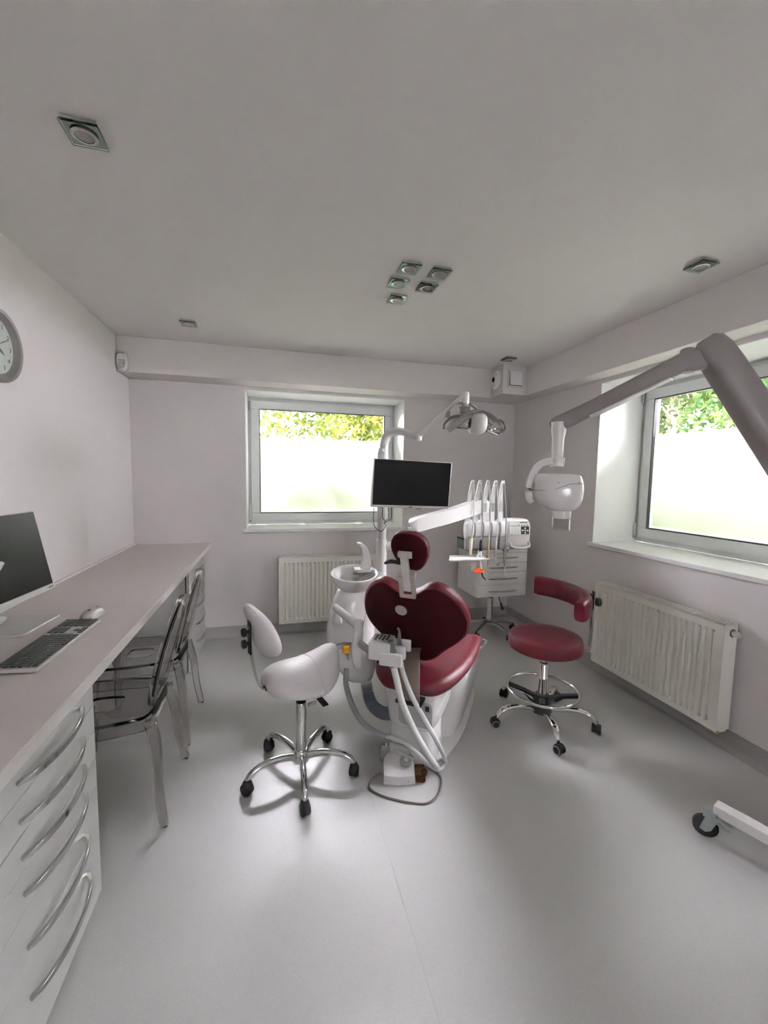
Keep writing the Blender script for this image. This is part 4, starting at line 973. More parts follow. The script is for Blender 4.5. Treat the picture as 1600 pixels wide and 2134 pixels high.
G().box(0.030, 0.126, 0.048, 0.070, -0.018, 0.038).build('cradle_arm', 'plastic_white', HL, bevel=0.007, seg=3)
G().box(-0.02, 0.055, -0.02, 0.03, -0.062, -0.028).build('hose_clip', 'black_plastic', HL, bevel=0.004)
HS1 = thing('suction_hose', 'thicker nearer suction hose with grey tip hanging from the holder to the floor', 'hose', (0, 0, 0), group='suction hoses hanging from the holder')
HS2 = thing('suction_hose', 'thinner suction hose with curved grey tip looping on the floor', 'hose', (0, 0, 0), group='suction hoses hanging from the holder')
h1 = Vector((0.525, 1.750, 0.63)); 
h2 = Vector((0.570, 1.790, 0.645))
G().tube([h1+Vector((-0.012, 0.004, 0.098)), h1+Vector((0, 0, 0.04)), h1+Vector((0.003, 0, -0.03))], [0.013, 0.0165, 0.0185], 16).build('tip', 'lamp_dark', HS1)
G().tube(spl([h2+Vector((-0.012, 0.004, 0.125)), h2+Vector((-0.004, 0.002, 0.108)), h2+Vector((-0.004, 0, 0.07)), h2+Vector((0.0, 0, 0.03)), h2+Vector((0.003, 0, -0.02))], 4), [0.0055, 0.006, 0.010, 0.013, 0.013], 14).build('tip', 'lamp_dark', HS2)
G().tube(spl([h1+Vector((0.002, 0, -0.02)), (0.535, 1.725, 0.56), (0.557, 1.70, 0.455), (0.615, 1.70, 0.321), (0.695, 1.735, 0.170), (0.770, 1.800, 0.045), (0.783, 1.822, 0.0165), (0.765, 1.850, 0.0165), (0.735, 1.880, 0.0165)], 8), 0.0155, 14).build('hose', 'hose_white', HS1)
G().tube(spl([h2+Vector((0.002, 0, -0.01)), (0.574, 1.755, 0.576), (0.609, 1.722, 0.472), (0.684, 1.74, 0.333), (0.765, 1.78, 0.187), (0.825, 1.822, 0.07), (0.832, 1.828, 0.026), (0.795, 1.808, 0.013), (0.739, 1.800, 0.055), (0.683, 1.812, 0.110), (0.633, 1.840, 0.151), (0.583, 1.868, 0.171), (0.545, 1.896, 0.172)], 8), 0.0115, 12).build('hose', 'hose_white', HS2)
# flat grey supply hose from the unit along the floor
o = G().tube(spl([(0.405, 2.285, 0.36), (0.394, 2.25, 0.301), (0.400, 2.19, 0.255), (0.413, 2.10, 0.220), (0.447, 2.01, 0.188), (0.505, 1.935, 0.174), (0.560, 1.885, 0.172)], 8), [0.0155, 0.0155, 0.0155, 0.015, 0.014, 0.013, 0.012], 12).build('supply_hose', 'hose_grey')
tag(o, 'grey supply hose curving from the spittoon unit to the white control box', 'hose')

# ------------------------------------------------------------------ foot box on the floor
FB = thing('foot_control', 'white domed control box with round dial on the floor before the dental chair', 'foot control', (0.590, 1.835, 0), radians(-14))
dpl = [(-0.076, -0.062), (0.0, -0.070), (0.076, -0.062), (0.078, 0.0)]+[(0.078*cos(radians(q)), 0.012+0.080*sin(radians(q))) for q in range(8, 180, 12)]+[(-0.078, 0.0)]
def dring(sc, hf): return [(x*sc, (y-0.01)*sc+0.01, hf(y)) for x, y in dpl]
G().loft([dring(0.985, lambda y: 0.002), dring(1.0, lambda y: 0.006), dring(0.995, lambda y: 0.036+0.20*(y+0.07)), dring(0.965, lambda y: 0.043+0.20*(y+0.07)), dring(0.90, lambda y: 0.0455+0.20*(y+0.07)), dring(0.3, lambda y: 0.048+0.19*(y+0.07))]).build('shell', 'plastic_white', FB, smooth=35)
G().ell((0.045, -0.066, 0.020), 0.002, 0.002, 0.002, 8, 6).build('indicator', 'ink', FB)
km = Matrix.Translation((0.036, 0.010, 0.064)) @ Matrix.Rotation(radians(11), 4, 'X')
G().lathe([(0.030, -0.004), (0.030, 0.008), (0.024, 0.014), (0.012, 0.014)], 28).move(km).build('dial', 'plastic_midgrey', FB)
G().lathe([(0.012, 0.010), (0.012, 0.018), (0.009, 0.020)], 20).move(km).build('dial_cap', 'plastic_white', FB)
G().box(0.078, 0.128, -0.060, 0.02, 0.004, 0.050).build('tray', 'amber_plastic', FB, bevel=0.010, seg=3)
G().ell((0.122, -0.038, 0.045), 0.016, 0.016, 0.020, 14, 8).build('tray_knob', 'amber_plastic', FB)
G().loft([sup((-0.045, 0.112, 0.003), 0.050, 0.016, 20, 4), sup((-0.045, 0.112, 0.06), 0.046, 0.014, 20, 4), sup((-0.050, 0.112, 0.088), 0.032, 0.011, 20, 3)]).build('back_plate', 'plastic_midgrey', FB)
G().cyl((-0.035, 0.105, 0.08), (-0.035, 0.105, 0.108), 0.006, n=10).cyl((-0.060, 0.105, 0.08), (-0.060, 0.105, 0.102), 0.006, n=10).build('connector', 'hose_white', FB)
G().box(0.02, 0.060, 0.100, 0.120, 0.004, 0.100).build('connector_block', 'black_plastic', FB, bevel=0.003)
cab = spl([(0.502, 1.838, 0.03), (0.475, 1.838, 0.018), (0.440, 1.815, 0.007), (0.434, 1.774, 0.005), (0.484, 1.717, 0.005), (0.581, 1.658, 0.005), (0.663, 1.632, 0.005), (0.730, 1.668, 0.005), (0.783, 1.755, 0.005), (0.778, 1.815, 0.010)], 8)
o = G().tube(cab, 0.0045, 8).build('foot_control_cable', 'cable_brown')
tag(o, 'thin brown cable looping on the floor around the white control box', 'cable')

# ------------------------------------------------------------------ monitor on the post
MN = thing('post_monitor', 'flat black monitor with silver frame hung on the white post', 'monitor', (0.812, 2.375, 1.430), radians(1))
MM = Matrix.Rotation(radians(1.6), 4, 'Y') @ Matrix.Rotation(radians(4), 4, 'X')
G().box(-0.248, 0.248, -0.012, 0.024, -0.143, 0.143).move(MM).build('housing', 'silver_plastic', MN, bevel=0.004)
G().box(-0.243, 0.243, -0.0135, -0.011, -0.128, 0.140).move(MM).build('screen', 'screen_black', MN, smooth=None)
for i in range(9):
    G().box(-0.205+i*0.011, -0.199+i*0.011, -0.0132, -0.0115, -0.139, -0.135).move(MM).build('button', 'plastic_grey', MN, smooth=None)
G().box(-0.014, 0.008, -0.0130, -0.0115, -0.139, -0.1345).move(MM).build('badge', 'ink', MN, smooth=None)
G().box(-0.07, 0.07, 0.024, 0.050, -0.08, 0.08).move(MM).build('back_bulge', 'silver_plastic', MN, bevel=0.01)
G().tube([(-0.03, 0.045, 0.0), (-0.105, 0.085, 0.0)], 0.02, 12).cyl((-0.148, 0.122, -0.03), (-0.148, 0.122, 0.03), 0.042, n=24).tube([(-0.105, 0.085, 0), (-0.148, 0.122, 0)], 0.02, 12).build('mount', 'plastic_white', MN)
for i, (x0, x1, zl) in enumerate(((-0.236, -0.155, -0.285), (-0.183, -0.158, -0.215), (-0.145, -0.158, -0.215), (-0.128, -0.160, -0.225))):
    P = spl([(x0, 0.0, -0.14), (x0+0.002, 0.004, -0.20 if i else -0.24), (x0*0.4+x1*0.6, 0.01, zl), (x1, 0.02, -0.23 if i else -0.25), (-0.160, 0.04, -0.242)], 6)
    G().tube(P, 0.0022, 6).build('cable', 'cable_dark', MN)
G().tube(spl([(0.03, -0.002, -0.143), (0.045, -0.002, -0.154), (0.06, -0.002, -0.143)], 4), 0.002, 6).build('cable', 'cable_dark', MN)

# ------------------------------------------------------------------ operating lamp
LP = thing('operating_lamp', 'grey dental operating lamp with curved handles on a white jointed arm', 'dental lamp', (1.063, 2.10, 1.785))
def L(x, z, y=0.0): return Vector((x-1.063, y, z-1.785))
G().tube([Vector((0.842-1.063, 0.262, 1.717-1.785)), L(1.000, 1.915, 0.02)], [0.014, 0.012], 14).build('arm', 'plastic_white', LP)
G().lathe([(0.010, -0.030), (0.020, -0.022), (0.022, 0.0), (0.020, 0.018), (0.012, 0.022)], 18, (0.842-1.063, 0.262, 1.717-1.785)).build('arm_joint', 'plastic_white', LP)
G().lathe([(0.021, -0.030), (0.024, -0.024), (0.024, 0.022), (0.020, 0.032)], 22, tuple(L(1.010, 1.905))).build('head_joint', 'plastic_white', LP)
G().lathe([(0.017, -0.060), (0.017, -0.036), (0.021, -0.034), (0.021, -0.028)], 22, tuple(L(1.012, 1.905))).build('swivel', 'lamp_shell', LP)
# yoke
G().ribbon(spl([L(0.915, 1.800, 0.01), L(0.920, 1.838, 0.0), L(0.950, 1.868, 0.0), L(1.01, 1.880, 0.0), L(1.06, 1.868, 0.0), L(1.10, 1.838, 0.0), L(1.135, 1.795, 0.01)], 5), 0.014, 0.005, up=(0,0.001,1)).build('yoke', 'lamp_shell', LP, bevel=0.002)
G().loft([sup(tuple(L(1.012, 1.858)), 0.034, 0.03, 18, 3.5), sup(tuple(L(1.012, 1.825)), 0.030, 0.027, 18, 3), sup(tuple(L(1.012, 1.806)), 0.018, 0.016, 18, 3)]).build('transformer', 'lamp_dark', LP)
# reflector shell: arched visor, thicker at middle
top = [L(0.918, 1.735), L(0.945, 1.770), L(0.985, 1.805), L(1.03, 1.826), L(1.075, 1.832), L(1.125, 1.818), L(1.175, 1.792), L(1.210, 1.755), L(1.222, 1.725)]
Pt = spl(top, 4); m = len(Pt); rings = []
for i, q in enumerate(Pt):
    u = i/(m-1); dpt = 0.030+0.060*sin(pi*u)**0.8
    a = Pt[max(i-1, 0)]; b = Pt[min(i+1, m-1)]; T = (b-a).normalized(); N_ = Vector((-T.z, 0, T.x))
    N_ = N_ if N_.z > 0 else -N_
    y = Vector((0, 1, 0))
    rings.append([q+y*dpt, q+y*dpt*0.4+N_*0.012, q-y*dpt*0.5+N_*0.010, q-y*dpt, q-y*dpt*0.9-N_*0.006, q+y*dpt*0.2-N_*0.0, q+y*dpt*0.95-N_*0.006])
G().loft(rings).build('shell', 'lamp_shell', LP, smooth=60)
# mirrored facets right of the pod, facing the room, and the smaller left one
def mirror(x0, x1, zl, zu, nx, ny, y0):
    v = []; f = []
    for i in range(nx):
        for j in range(ny):
            u = i/(nx-1); w_ = j/(ny-1); x = x0+(x1-x0)*u; lo, hi = zl(u), zu(u); z = lo+(hi-lo)*w_
            v.append(L(x, z, y0+0.040*(1-(2*w_-1)**2)*(0.4+0.6*sin(pi*u))-0.02*w_+(0.004 if (i+j) % 2 else 0)))
    for i in range(nx-1):
        for j in range(ny-1): f.append((i*ny+j, (i+1)*ny+j, (i+1)*ny+j+1, i*ny+j+1))
    g = G(); g.add(v, f); g.add([q+Vector((0, 0.004, 0.003)) for q in v], [tuple(reversed(q)) for q in f])
    return g.build('reflector', 'reflector', LP, smooth=None)
mirror(1.098, 1.212, lambda u: 1.728-0.010*u, lambda u: 1.806-0.028*u-0.040*u**3, 8, 6, -0.050)
mirror(0.925, 1.028, lambda u: 1.738-0.004*u, lambda u: 1.752+0.050*u, 6, 5, -0.045)
# front rim lip of the right reflector and left wing
G().tube(spl([L(1.10, 1.80, -0.062), L(1.16, 1.785, -0.060), L(1.205, 1.755, -0.045), L(1.212, 1.722, -0.02), L(1.18, 1.715, -0.045), L(1.12, 1.728, -0.062)], 4), 0.005, 8).build('reflector_rim', 'lamp_shell', LP)
G().ribbon(spl([L(0.900, 1.722, -0.04), L(0.935, 1.752, -0.052), L(0.985, 1.792, -0.058), L(1.03, 1.815, -0.055)], 4), [0.004, 0.010, 0.012, 0.010], 0.014, up=(0.5, -0.6, -0.6)).build('wing', 'lamp_shell', LP, bevel=0.002)
# central lamp pod
G().loft([sup(tuple(L(1.020, 1.764, -0.050)), 0.030, 0.042, 22, 2.2, 'yz'), sup(tuple(L(1.030, 1.764, -0.050)), 0.046, 0.054, 22, 2.2, 'yz'), sup(tuple(L(1.055, 1.765, -0.050)), 0.053, 0.060, 22, 2.2, 'yz'), sup(tuple(L(1.088, 1.768, -0.050)), 0.050, 0.058, 22, 2.2, 'yz'), sup(tuple(L(1.106, 1.769, -0.050)), 0.036, 0.046, 22, 2.2, 'yz')]).build('pod', 'lamp_pod', LP, smooth=60)
G().loft([sup(tuple(L(1.022, 1.768, -0.052)), 0.020, 0.030, 18, 2.0, 'yz'), sup(tuple(L(1.0185, 1.768, -0.052)), 0.018, 0.028, 18, 2.0, 'yz')]).build('pod_opening', 'lamp_dark', LP)
# handles
G().tube(spl([L(1.00, 1.795, -0.03), L(0.960, 1.802, -0.035), L(0.915, 1.790, -0.04), L(0.880, 1.758, -0.04), L(0.876, 1.730, -0.04)], 6), [0.008, 0.011, 0.012, 0.009, 0.008], 10, flat=0.7).build('handle', 'lamp_dark', LP)
G().tube(spl([L(1.185, 1.800, -0.02), L(1.225, 1.788, -0.03), L(1.243, 1.760, -0.035), L(1.232, 1.735, -0.038), L(1.200, 1.718, -0.04)], 6), [0.007, 0.010, 0.010, 0.009, 0.007], 10, flat=0.7).build('handle', 'lamp_dark', LP)
G().tube([L(1.0, 1.81, 0), L(0.985, 1.780, -0.02)], 0.0025, 6).build('cable', 'lamp_dark', LP)

# ------------------------------------------------------------------ instrument console on its arm
CY = 2.72
CN = thing('instrument_console', 'white instrument console with keypad and tall hose whips by the cart', 'dental console', (0.028, 0, 0))
ar = spl([(0.832, 2.50, 1.155), (0.880, 2.51, 1.172), (1.15, 2.62, 1.215), (1.45, 2.80, 1.262), (1.55, 2.86, 1.252)], 5)
G().ribbon(ar, lerp_list([0.034, 0.034, 0.034, 0.034, 0.032], len(ar)), lerp_list([0.030, 0.044, 0.046, 0.050, 0.046], len(ar))).build('arm', 'plastic_white', CN, bevel=0.010, seg=3)
G().ribbon([(1.545, 2.86, 1.285), (1.57, 2.87, 1.06)], 0.035, 0.03, up=(0,1,0)).build('arm_neck', 'plastic_white', CN, bevel=0.006)
def barrel(x0, x1, y, z, ry, rz, n=18, e=2.2):
    return [[(x, y+q[0], z+q[2]) for q in sup((0, 0, 0), ry, rz, n, e, 'xz')] for x in (x0, x1)]
G().loft([sup((x, CY+0.115, 1.075), 0.095, 0.080, 28, 3.0, 'yz') for x in (1.405, 1.415, 1.685, 1.69)]).build('housing', 'plastic_white', CN, smooth=50)
xs = [1.362, 1.424, 1.492, 1.560, 1.632]
for i in range(5):
    x = xs[i]
    G().loft([sup((x-0.030, CY+0.030, 1.095), 0.024, 0.050, 18, 2.2, 'yz'), sup((x-0.024, CY+0.022, 1.095), 0.030, 0.060, 18, 2.2, 'yz'), sup((x+0.024, CY+0.022, 1.095), 0.030, 0.060, 18, 2.2, 'yz'), sup((x+0.030, CY+0.030, 1.095), 0.024, 0.050, 18, 2.2, 'yz')]).build('bay_cover', 'plastic_white', CN, smooth=60)
    G().box(x-0.033, x+0.032, CY+0.002, CY+0.045, 0.945, 1.038).build('holder_cup', 'cup_grey', CN, bevel=0.006, seg=2)
xt = [1.366, 1.424, 1.489, 1.552, 1.612]
WH = []
for i in range(5):
    xb = xs[i]; x2 = xt[i]
    w_ = G().ribbon([(xb, CY+0.06, 1.13), (xb*0.78+x2*0.22, CY+0.055, 1.225)], 0.019, 0.010, up=(0,-1,0.2)).build('whip_base', 'plastic_white', CN, bevel=0.003)
    G().ribbon([(xb*0.78+x2*0.22, CY+0.055, 1.225), (xb*0.58+x2*0.42, CY+0.048, 1.292)], [0.018, 0.0165], 0.009, up=(0,-1,0.2)).build('whip_sleeve', 'plastic_midgrey', CN, bevel=0.002)
    G().ribbon(spl([(xb*0.58+x2*0.42, CY+0.048, 1.292), (xb*0.25+x2*0.75, CY+0.032, 1.38), (x2, CY+0.008, 1.448), (x2, CY-0.006, 1.452)], 4), lerp_list([0.0165, 0.0125, 0.009, 0.008], 13), 0.006, up=(0,-1,0.2)).build('whip', 'plastic_white', CN, bevel=0.002)
    G().cyl((x2, CY-0.012, 1.440), (x2, CY+0.002, 1.436), 0.006, n=10).build('whip_eye', 'plastic_grey', CN)
# control panel
G().loft([sup((x, CY+0.105, 1.050), ry, rz, 24, 4.5, 'yz') for x, ry, rz in ((1.668, 0.090, 0.112), (1.676, 0.098, 0.118), (1.856, 0.098, 0.116), (1.868, 0.088, 0.106))]).build('control_head', 'plastic_white', CN, smooth=50)
CPM = basis((1.766, CY+0.008, 1.105), (1,0,0), (0,0.10,0.995), (0,-0.995,0.10))
KP = G().box(-0.085, 0.085, -0.050, 0.050, 0, 0.003).move(CPM).build('panel', 'silver_plastic', CN, smooth=None)
G().box(0.015, 0.083, -0.049, 0.010, 0.003, 0.004).move(CPM).build('panel_black', 'black_plastic', CN, smooth=None)
for dx, dy in ((0.049, -0.004), (0.028, -0.020), (0.049, -0.021), (0.070, -0.022), (0.049, -0.039)):
    G().lathe([(0.0075, 0.004), (0.0075, 0.0055)], 14, (dx, dy, 0), sy=0.75).move(CPM).build('panel_button', 'lens_white', CN)
for dx in (-0.002, 0.021, 0.044, 0.067):
    G().lathe([(0.0055, 0.003), (0.0055, 0.0045)], 12, (dx, 0.0175, 0), sy=0.75).move(CPM).build('panel_button', 'black_plastic', CN)
for r in range(3):
    for c_ in range(4):
        G().box(-0.080+c_*0.023, -0.062+c_*0.023, -0.047+r*0.0195, -0.032+r*0.0195, 0.003, 0.0042).move(CPM).build('panel_key', 'button_grey', CN, smooth=None)
G().box(0.004, 0.066, 0.036, 0.042, 0.003, 0.004).move(CPM).build('panel_display', 'ink', CN, smooth=None)
G().box(0.004, 0.066, 0.026, 0.035, 0.003, 0.0036).move(CPM).build('panel_label', 'panel_cream', CN, smooth=None)
G().box(-0.078, -0.028, 0.022, 0.046, 0.003, 0.0042).move(CPM).build('panel_window', 'button_grey', CN, smooth=None)
G().box(-0.080, -0.018, 0.0125, 0.0155, 0.003, 0.0038).move(CPM).build('panel_strip', 'ink_grey', CN, smooth=None)
G().tube(spl([(1.692, CY+0.010, 0.995), (1.70, CY-0.015, 0.965), (1.765, CY-0.030, 0.955), (1.842, CY-0.016, 0.965), (1.852, CY+0.008, 0.995)], 5), 0.009, 10).build('grab_handle', 'plastic_white', CN)
G().loft([sup((x, CY+0.03, 0.945), 0.022, 0.022, 16, 2, 'yz') for x in (1.655, 1.69)]).build('end_cap', 'plastic_grey', CN)
# tray on the left of the console
TR = [(1.135, CY-0.14), (1.200, CY-0.01), (1.470, CY-0.02), (1.425, CY-0.16)]
tz = 0.905
G().prism([(x, y, 0) for x, y in TR], (0,0,tz-0.006), (0,0,tz)).build('tray', 'plastic_white', CN, bevel=0.002)
G().tube([(x, y, tz+0.004) for x, y in TR], 0.006, 8, closed=True).build('tray_rim', 'plastic_white', CN)
G().tube([(1.40, CY-0.06, tz-0.010), (1.45, CY+0.03, 0.935), (1.47, CY+0.10, 1.0)], 0.012, 10).build('tray_arm', 'plastic_white', CN)

# instruments: each hangs by its hose from a whip
def hose_to(t, i, p, sag=0.012):
    a = Vector((xt[i], CY-0.014, 1.436)); p = Vector(p); mid = a*0.5+p*0.5+Vector((0.004, -sag, 0))
    G().tube(spl([a, mid, p], 8), 0.0042, 8).build('hose', 'hose_white' if i in (0, 2, 3) else 'hose_grey', t)
def inst(label, nm='dental_handpiece'):
    return thing(nm, label, 'dental instrument', (0.028, 0, 0), group='instruments hanging from the console')
IY = CY-0.035
t = inst('cream metal handpiece hanging leftmost on the console')
G().tube([(1.353, IY, 1.040), (1.350, IY, 1.02), (1.345, IY, 0.925)], [0.008, 0.011, 0.010], 14).build('handle', 'cream_metal', t)
G().tube([(1.345, IY, 0.925), (1.343, IY, 0.902), (1.342, IY, 0.888)], [0.008, 0.007, 0.004], 12).build('tip', 'gold_metal', t)
hose_to(t, 0, (1.353, IY, 1.038))
t = inst('curing light with black grip, white forked handle and orange shield', 'curing_light')
G().tube([(1.424, IY-0.01, 1.030), (1.422, IY-0.01, 1.00), (1.421, IY-0.01, 0.948)], [0.006, 0.011, 0.012], 14).build('grip', 'black_plastic', t)
G().tube(spl([(1.420, IY-0.01, 0.950), (1.418, IY-0.01, 0.90), (1.416, IY-0.015, 0.855), (1.426, IY-0.02, 0.815)], 4), [0.011, 0.0115, 0.010, 0.008], 12).build('body', 'plastic_white', t)
G().tube([(1.412, IY-0.01, 0.935), (1.345, IY-0.03, 0.845)], [0.010, 0.009], 12).build('trigger_handle', 'plastic_white', t)
G().cyl((1.344, IY-0.03, 0.850), (1.340, IY-0.03, 0.815), 0.014, n=16).build('handle_end', 'silver_plastic', t)
G().lathe([(0.038, -0.002), (0.040, 0.0), (0.038, 0.002)], 28, (0, 0, 0), sy=0.9).move(Matrix.Translation((1.410, IY-0.02, 0.806)) @ Matrix.Rotation(radians(12), 4, 'X') @ Matrix.Rotation(radians(-9), 4, 'Y')).build('shield', 'orange_shield', t)
G().tube(spl([(1.426, IY-0.02, 0.818), (1.434, IY-0.022, 0.780), (1.444, IY-0.026, 0.755), (1.458, IY-0.035, 0.742)], 4), [0.006, 0.0055, 0.005, 0.005], 10).build('light_guide', 'black_plastic', t)
hose_to(t, 1, (1.424, IY-0.01, 1.030))
t = inst('brassy brown handpiece hanging third on the console')
G().tube([(1.492, IY, 1.030), (1.490, IY, 1.00), (1.489, IY, 0.90), (1.490, IY, 0.868)], [0.006, 0.0095, 0.009, 0.007], 14).build('handle', 'gold_metal', t)
G().tube([(1.490, IY, 0.870), (1.490, IY, 0.822)], [0.006, 0.0025], 10).build('tip', 'gold_metal', t)
hose_to(t, 2, (1.492, IY, 1.030))
t = inst('steel contra-angle handpiece with bent head hanging fourth on the console')
G().tube([(1.553, IY, 1.015), (1.551, IY, 0.99), (1.551, IY, 0.90)], [0.006, 0.010, 0.0085], 14).build('handle', 'steel', t)
G().tube(spl([(1.551, IY, 0.90), (1.555, IY, 0.868), (1.570, IY, 0.845)], 4), [0.0085, 0.007, 0.007], 12).build('neck', 'hose_white', t)
G().cyl((1.564, IY, 0.840), (1.584, IY, 0.846), 0.008, n=14).build('head', 'steel', t)
hose_to(t, 3, (1.553, IY, 1.015))
t = inst('dark scaler handpiece with white tip hanging rightmost on the console')
G().tube([(1.628, IY, 0.985), (1.627, IY, 0.975), (1.626, IY, 0.875)], [0.006, 0.010, 0.0095], 14).build('handle', 'lamp_dark', t)
G().cyl((1.626, IY, 0.876), (1.626, IY, 0.866), 0.0095, n=14).build('collar', 'steel', t)
G().tube([(1.626, IY, 0.868), (1.629, IY, 0.82)], [0.008, 0.004], 12).build('neck', 'lamp_dark', t)
G().tube([(1.629, IY, 0.822), (1.633, IY, 0.752)], [0.0035, 0.003], 8).build('tip', 'lens_white', t)
hose_to(t, 4, (1.628, IY, 0.986))

# ------------------------------------------------------------------ mobile x-ray unit at the right
XU = thing('xray_unit', 'grey mobile dental x-ray with jointed arm, tube head and castered foot', 'x-ray machine', (0, 0, 0))
E1 = Vector((1.379, 1.049, 1.890)); A0 = Vector((1.795, 0.860, 1.205)); E2 = Vector((1.318, 1.094, 1.868)); A2 = Vector((1.108, 1.437, 1.695))
def arm_loft(p, q, up, secs, e=3.0):
    """secs: (u, half across, half along up)"""
    p, q = Vector(p), Vector(q); T = (q-p).normalized(); u_ = Vector(up); u_ = (u_-T*u_.dot(T)).normalized(); S = T.cross(u_); L_ = (q-p).length
    return [[p+T*L_*k+S*a[0]+u_*a[1] for a in [(r[0], r[1]) for r in sup((0,0,0), ha, hb, 24, e)]] for k, ha, hb in secs]
UPA = Vector((-0.9, 0.3, -0.5))
G().loft(arm_loft(A0, E1, UPA, [(0.0, 0.048, 0.056), (0.05, 0.050, 0.060), (0.5, 0.047, 0.055), (0.93, 0.044, 0.051), (1.0, 0.042, 0.049), (1.045, 0.033, 0.040), (1.065, 0.018, 0.024)], 3.2)).build('lower_arm', 'xray_grey', XU, smooth=50)
# elbow link
G().loft(arm_loft(E1+Vector((0.01, -0.02, -0.012)), E2+Vector((-0.01, 0.012, -0.004)), (0,0,1), [(0.0, 0.020, 0.032), (0.3, 0.022, 0.036), (0.75, 0.024, 0.034), (1.0, 0.024, 0.033)])).build('elbow', 'xray_grey', XU, smooth=50)
G().lathe([(0.022, -0.036), (0.022, 0.037), (0.016, 0.041)], 20, tuple(E2+Vector((0.004, 0, 0)))).build('elbow_pin', 'xray_grey', XU)
G().lathe([(0.010, 0.0395), (0.010, 0.0425)], 14, tuple(E2+Vector((0.006, 0, 0)))).build('elbow_pin_cap', 'black_plastic', XU)
G().loft(arm_loft(E2, A2, (0,0,1), [(-0.03, 0.018, 0.026), (0.0, 0.026, 0.032), (0.3, 0.025, 0.030), (0.7, 0.024, 0.028), (0.93, 0.025, 0.031), (1.03, 0.026, 0.034), (1.07, 0.018, 0.024)], 3.0)).build('upper_arm', 'xray_grey', XU, smooth=50)
G().ribbon([E2+(A2-E2)*0.10+Vector((0.004,0,-0.030)), E2+(A2-E2)*0.72+Vector((0.004,0,-0.030))], 0.018, 0.005).build('arm_trim', 'plastic_white', XU, bevel=0.002)
# head suspension
HX, HY_ = 1.100, 1.430
G().loft([sup((HX, HY_, 1.700), 0.028, 0.028, 22, 2.2), sup((HX, HY_, 1.665), 0.027, 0.027, 22, 2.2), sup((HX, HY_, 1.635), 0.022, 0.022, 22, 2.0), sup((HX, HY_, 1.555), 0.0215, 0.0215, 22, 2.0), sup((HX, HY_, 1.540), 0.020, 0.020, 22, 2)]).build('drop_tube', 'xray_light', XU, smooth=50)
hr = Vector((cos(0.45), -sin(0.45), 0))   # screen-right like direction of the tube head
hc = Vector((1.098, 1.420, 1.432))
fk = spl([Vector((HX, HY_, 1.545))+hr*0.025, Vector((HX, HY_, 1.545))-hr*0.03, Vector((HX, HY_, 1.527))-hr*0.072, Vector((HX, HY_, 1.465))-hr*0.100, Vector((HX, HY_, 1.400))-hr*0.102, Vector((HX, HY_, 1.378))-hr*0.090], 5)
G().ribbon(fk, [0.018, 0.018, 0.018, 0.022, 0.024, 0.016], [0.014, 0.014, 0.013, 0.011, 0.010, 0.008], up=(0, 0, 1.0001)).build('fork', 'xray_light', XU, bevel=0.006, seg=3)
G().lathe([(0.026, 1.525), (0.026, 1.556), (0.022, 1.560)], 22, (HX, HY_, 0)).build('fork_collar', 'xray_light', XU)
hm = basis(tuple(hc), hr, Vector((-hr.y, hr.x, 0)), (0,0,1))
hs_ = [(0.064, -0.004, 0.070, 0.052), (0.056, -0.003, 0.086, 0.066), (0.030, 0.0, 0.093, 0.075), (0.0, 0.001, 0.094, 0.078), (-0.035, 0.004, 0.088, 0.078), (-0.058, 0.012, 0.072, 0.070), (-0.076, 0.020, 0.050, 0.052), (-0.082, 0.022, 0.038, 0.040)]
TB = G().loft([sup((cx, 0, z), rx, ry, 32, 3.2) for z, cx, rx, ry in hs_]).move(hm).build('tube_head', 'xray_light', XU, smooth=60)
G().tube([hm @ Vector((q[0], q[1], 0.012+0.014*math.tanh(6*q[0]*8))) for q in [(p_[0]*1.002, p_[1]*1.002) for p_ in sup((0.0005, 0, 0), 0.0938, 0.0768, 32, 3.2)]], 0.0009, 5, closed=True).build('head_seam', 'ink_grey', TB)
G().lathe([(0.036, -0.080), (0.036, -0.112), (0.034, -0.114)], 26, (0.022, 0, 0)).move(hm).build('collimator', 'xray_light', XU)
G().lathe([(0.035, -0.112), (0.036, -0.160), (0.033, -0.160), (0.032, -0.114)], 26, (0.022, 0, 0), capb=False, capt=False).move(hm).build('cone', 'clear_plastic', XU)
for dx in (-0.012, 0.062): G().ell((dx, -0.0765, 0.030), 0.002, 0.002, 0.002, 8, 6).move(hm).build('screw', 'ink', TB)
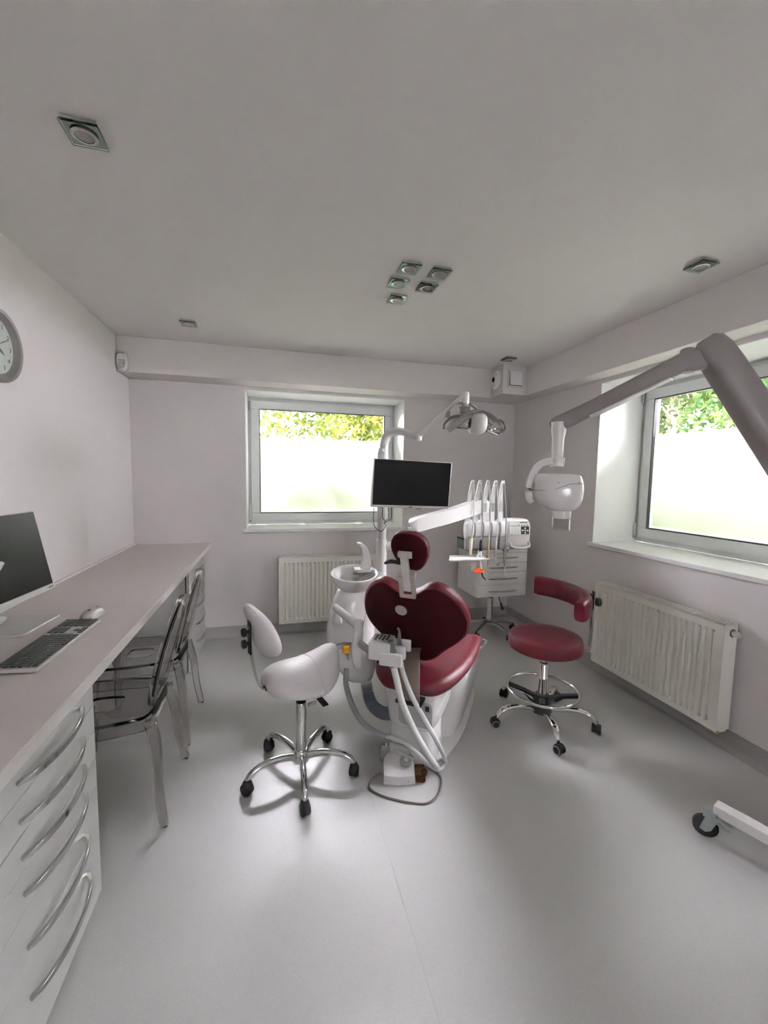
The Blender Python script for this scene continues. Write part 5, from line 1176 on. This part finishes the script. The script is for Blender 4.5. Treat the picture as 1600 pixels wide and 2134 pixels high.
# column and wheeled base
G().lathe([(0.035, 0.13), (0.035, 1.16), (0.030, 1.165)], 24, (1.885, 0.845, 0)).build('column', 'xray_light', XU)
G().tube([(1.885, 0.845, 1.10), (1.85, 0.85, 1.16), (1.79, 0.862, 1.20)], 0.042, 16).build('column_head', 'xray_grey', XU)
lp0 = Vector((1.775, 1.195, 0.120)); lp1 = Vector((1.895, 0.84, 0.120))
G().ribbon([lp0, lp1], 0.026, 0.022).build('base_leg', 'xray_light', XU, bevel=0.004)
G().ribbon([Vector((1.88, 0.87, 0.120)), Vector((2.14, 1.10, 0.120))], 0.026, 0.022).build('base_leg', 'xray_light', XU, bevel=0.004)
G().ribbon([Vector((1.89, 0.86, 0.120)), Vector((1.62, 0.50, 0.120))], 0.026, 0.022).build('base_leg', 'xray_light', XU, bevel=0.004)
G().ribbon([Vector((1.89, 0.86, 0.120)), Vector((2.16, 0.52, 0.120))], 0.026, 0.022).build('base_leg', 'xray_light', XU, bevel=0.004)
def big_caster(p, ang):
    Mx = Matrix.Translation(p) @ Matrix.Rotation(ang, 4, 'Z')
    o = G().add(*wheel_geo(0.044, 0.026, (0, 0, 0.044), 28)).move(Mx).build('caster', 'black_rubber', XU)
    g = G()
    for s in (-1, 1):
        g.prism([(-0.020, s*0.0155, 0.035), (0.0, s*0.0155, 0.026), (0.018, s*0.0155, 0.038), (0.040, s*0.0155, 0.094), (-0.004, s*0.0155, 0.094)], (0, -0.0015, 0), (0, 0.0015, 0))
    g.box(-0.012, 0.050, -0.022, 0.022, 0.094, 0.099).cyl((0, -0.018, 0.044), (0, 0.018, 0.044), 0.008, n=10)
    g.move(Mx).build('fork', 'zinc', o)
    G().cyl((0.020, 0, 0.099), (0.020, 0, 0.108), 0.018, n=14).move(Mx).build('stem', 'zinc', o)
    G().ribbon([(0.03, 0.008, 0.088), (0.07, 0.008, 0.074), (0.085, 0.008, 0.074)], 0.010, 0.002).ribbon([(0.03, -0.010, 0.080), (0.065, -0.010, 0.062), (0.08, -0.010, 0.062)], 0.008, 0.002).move(Mx).build('brake', 'zinc', o)
big_caster((1.735, 1.200, 0), radians(-50))
big_caster((2.13, 1.09, 0), radians(-140)); big_caster((1.635, 0.52, 0), radians(50)); big_caster((2.15, 0.535, 0), radians(130))
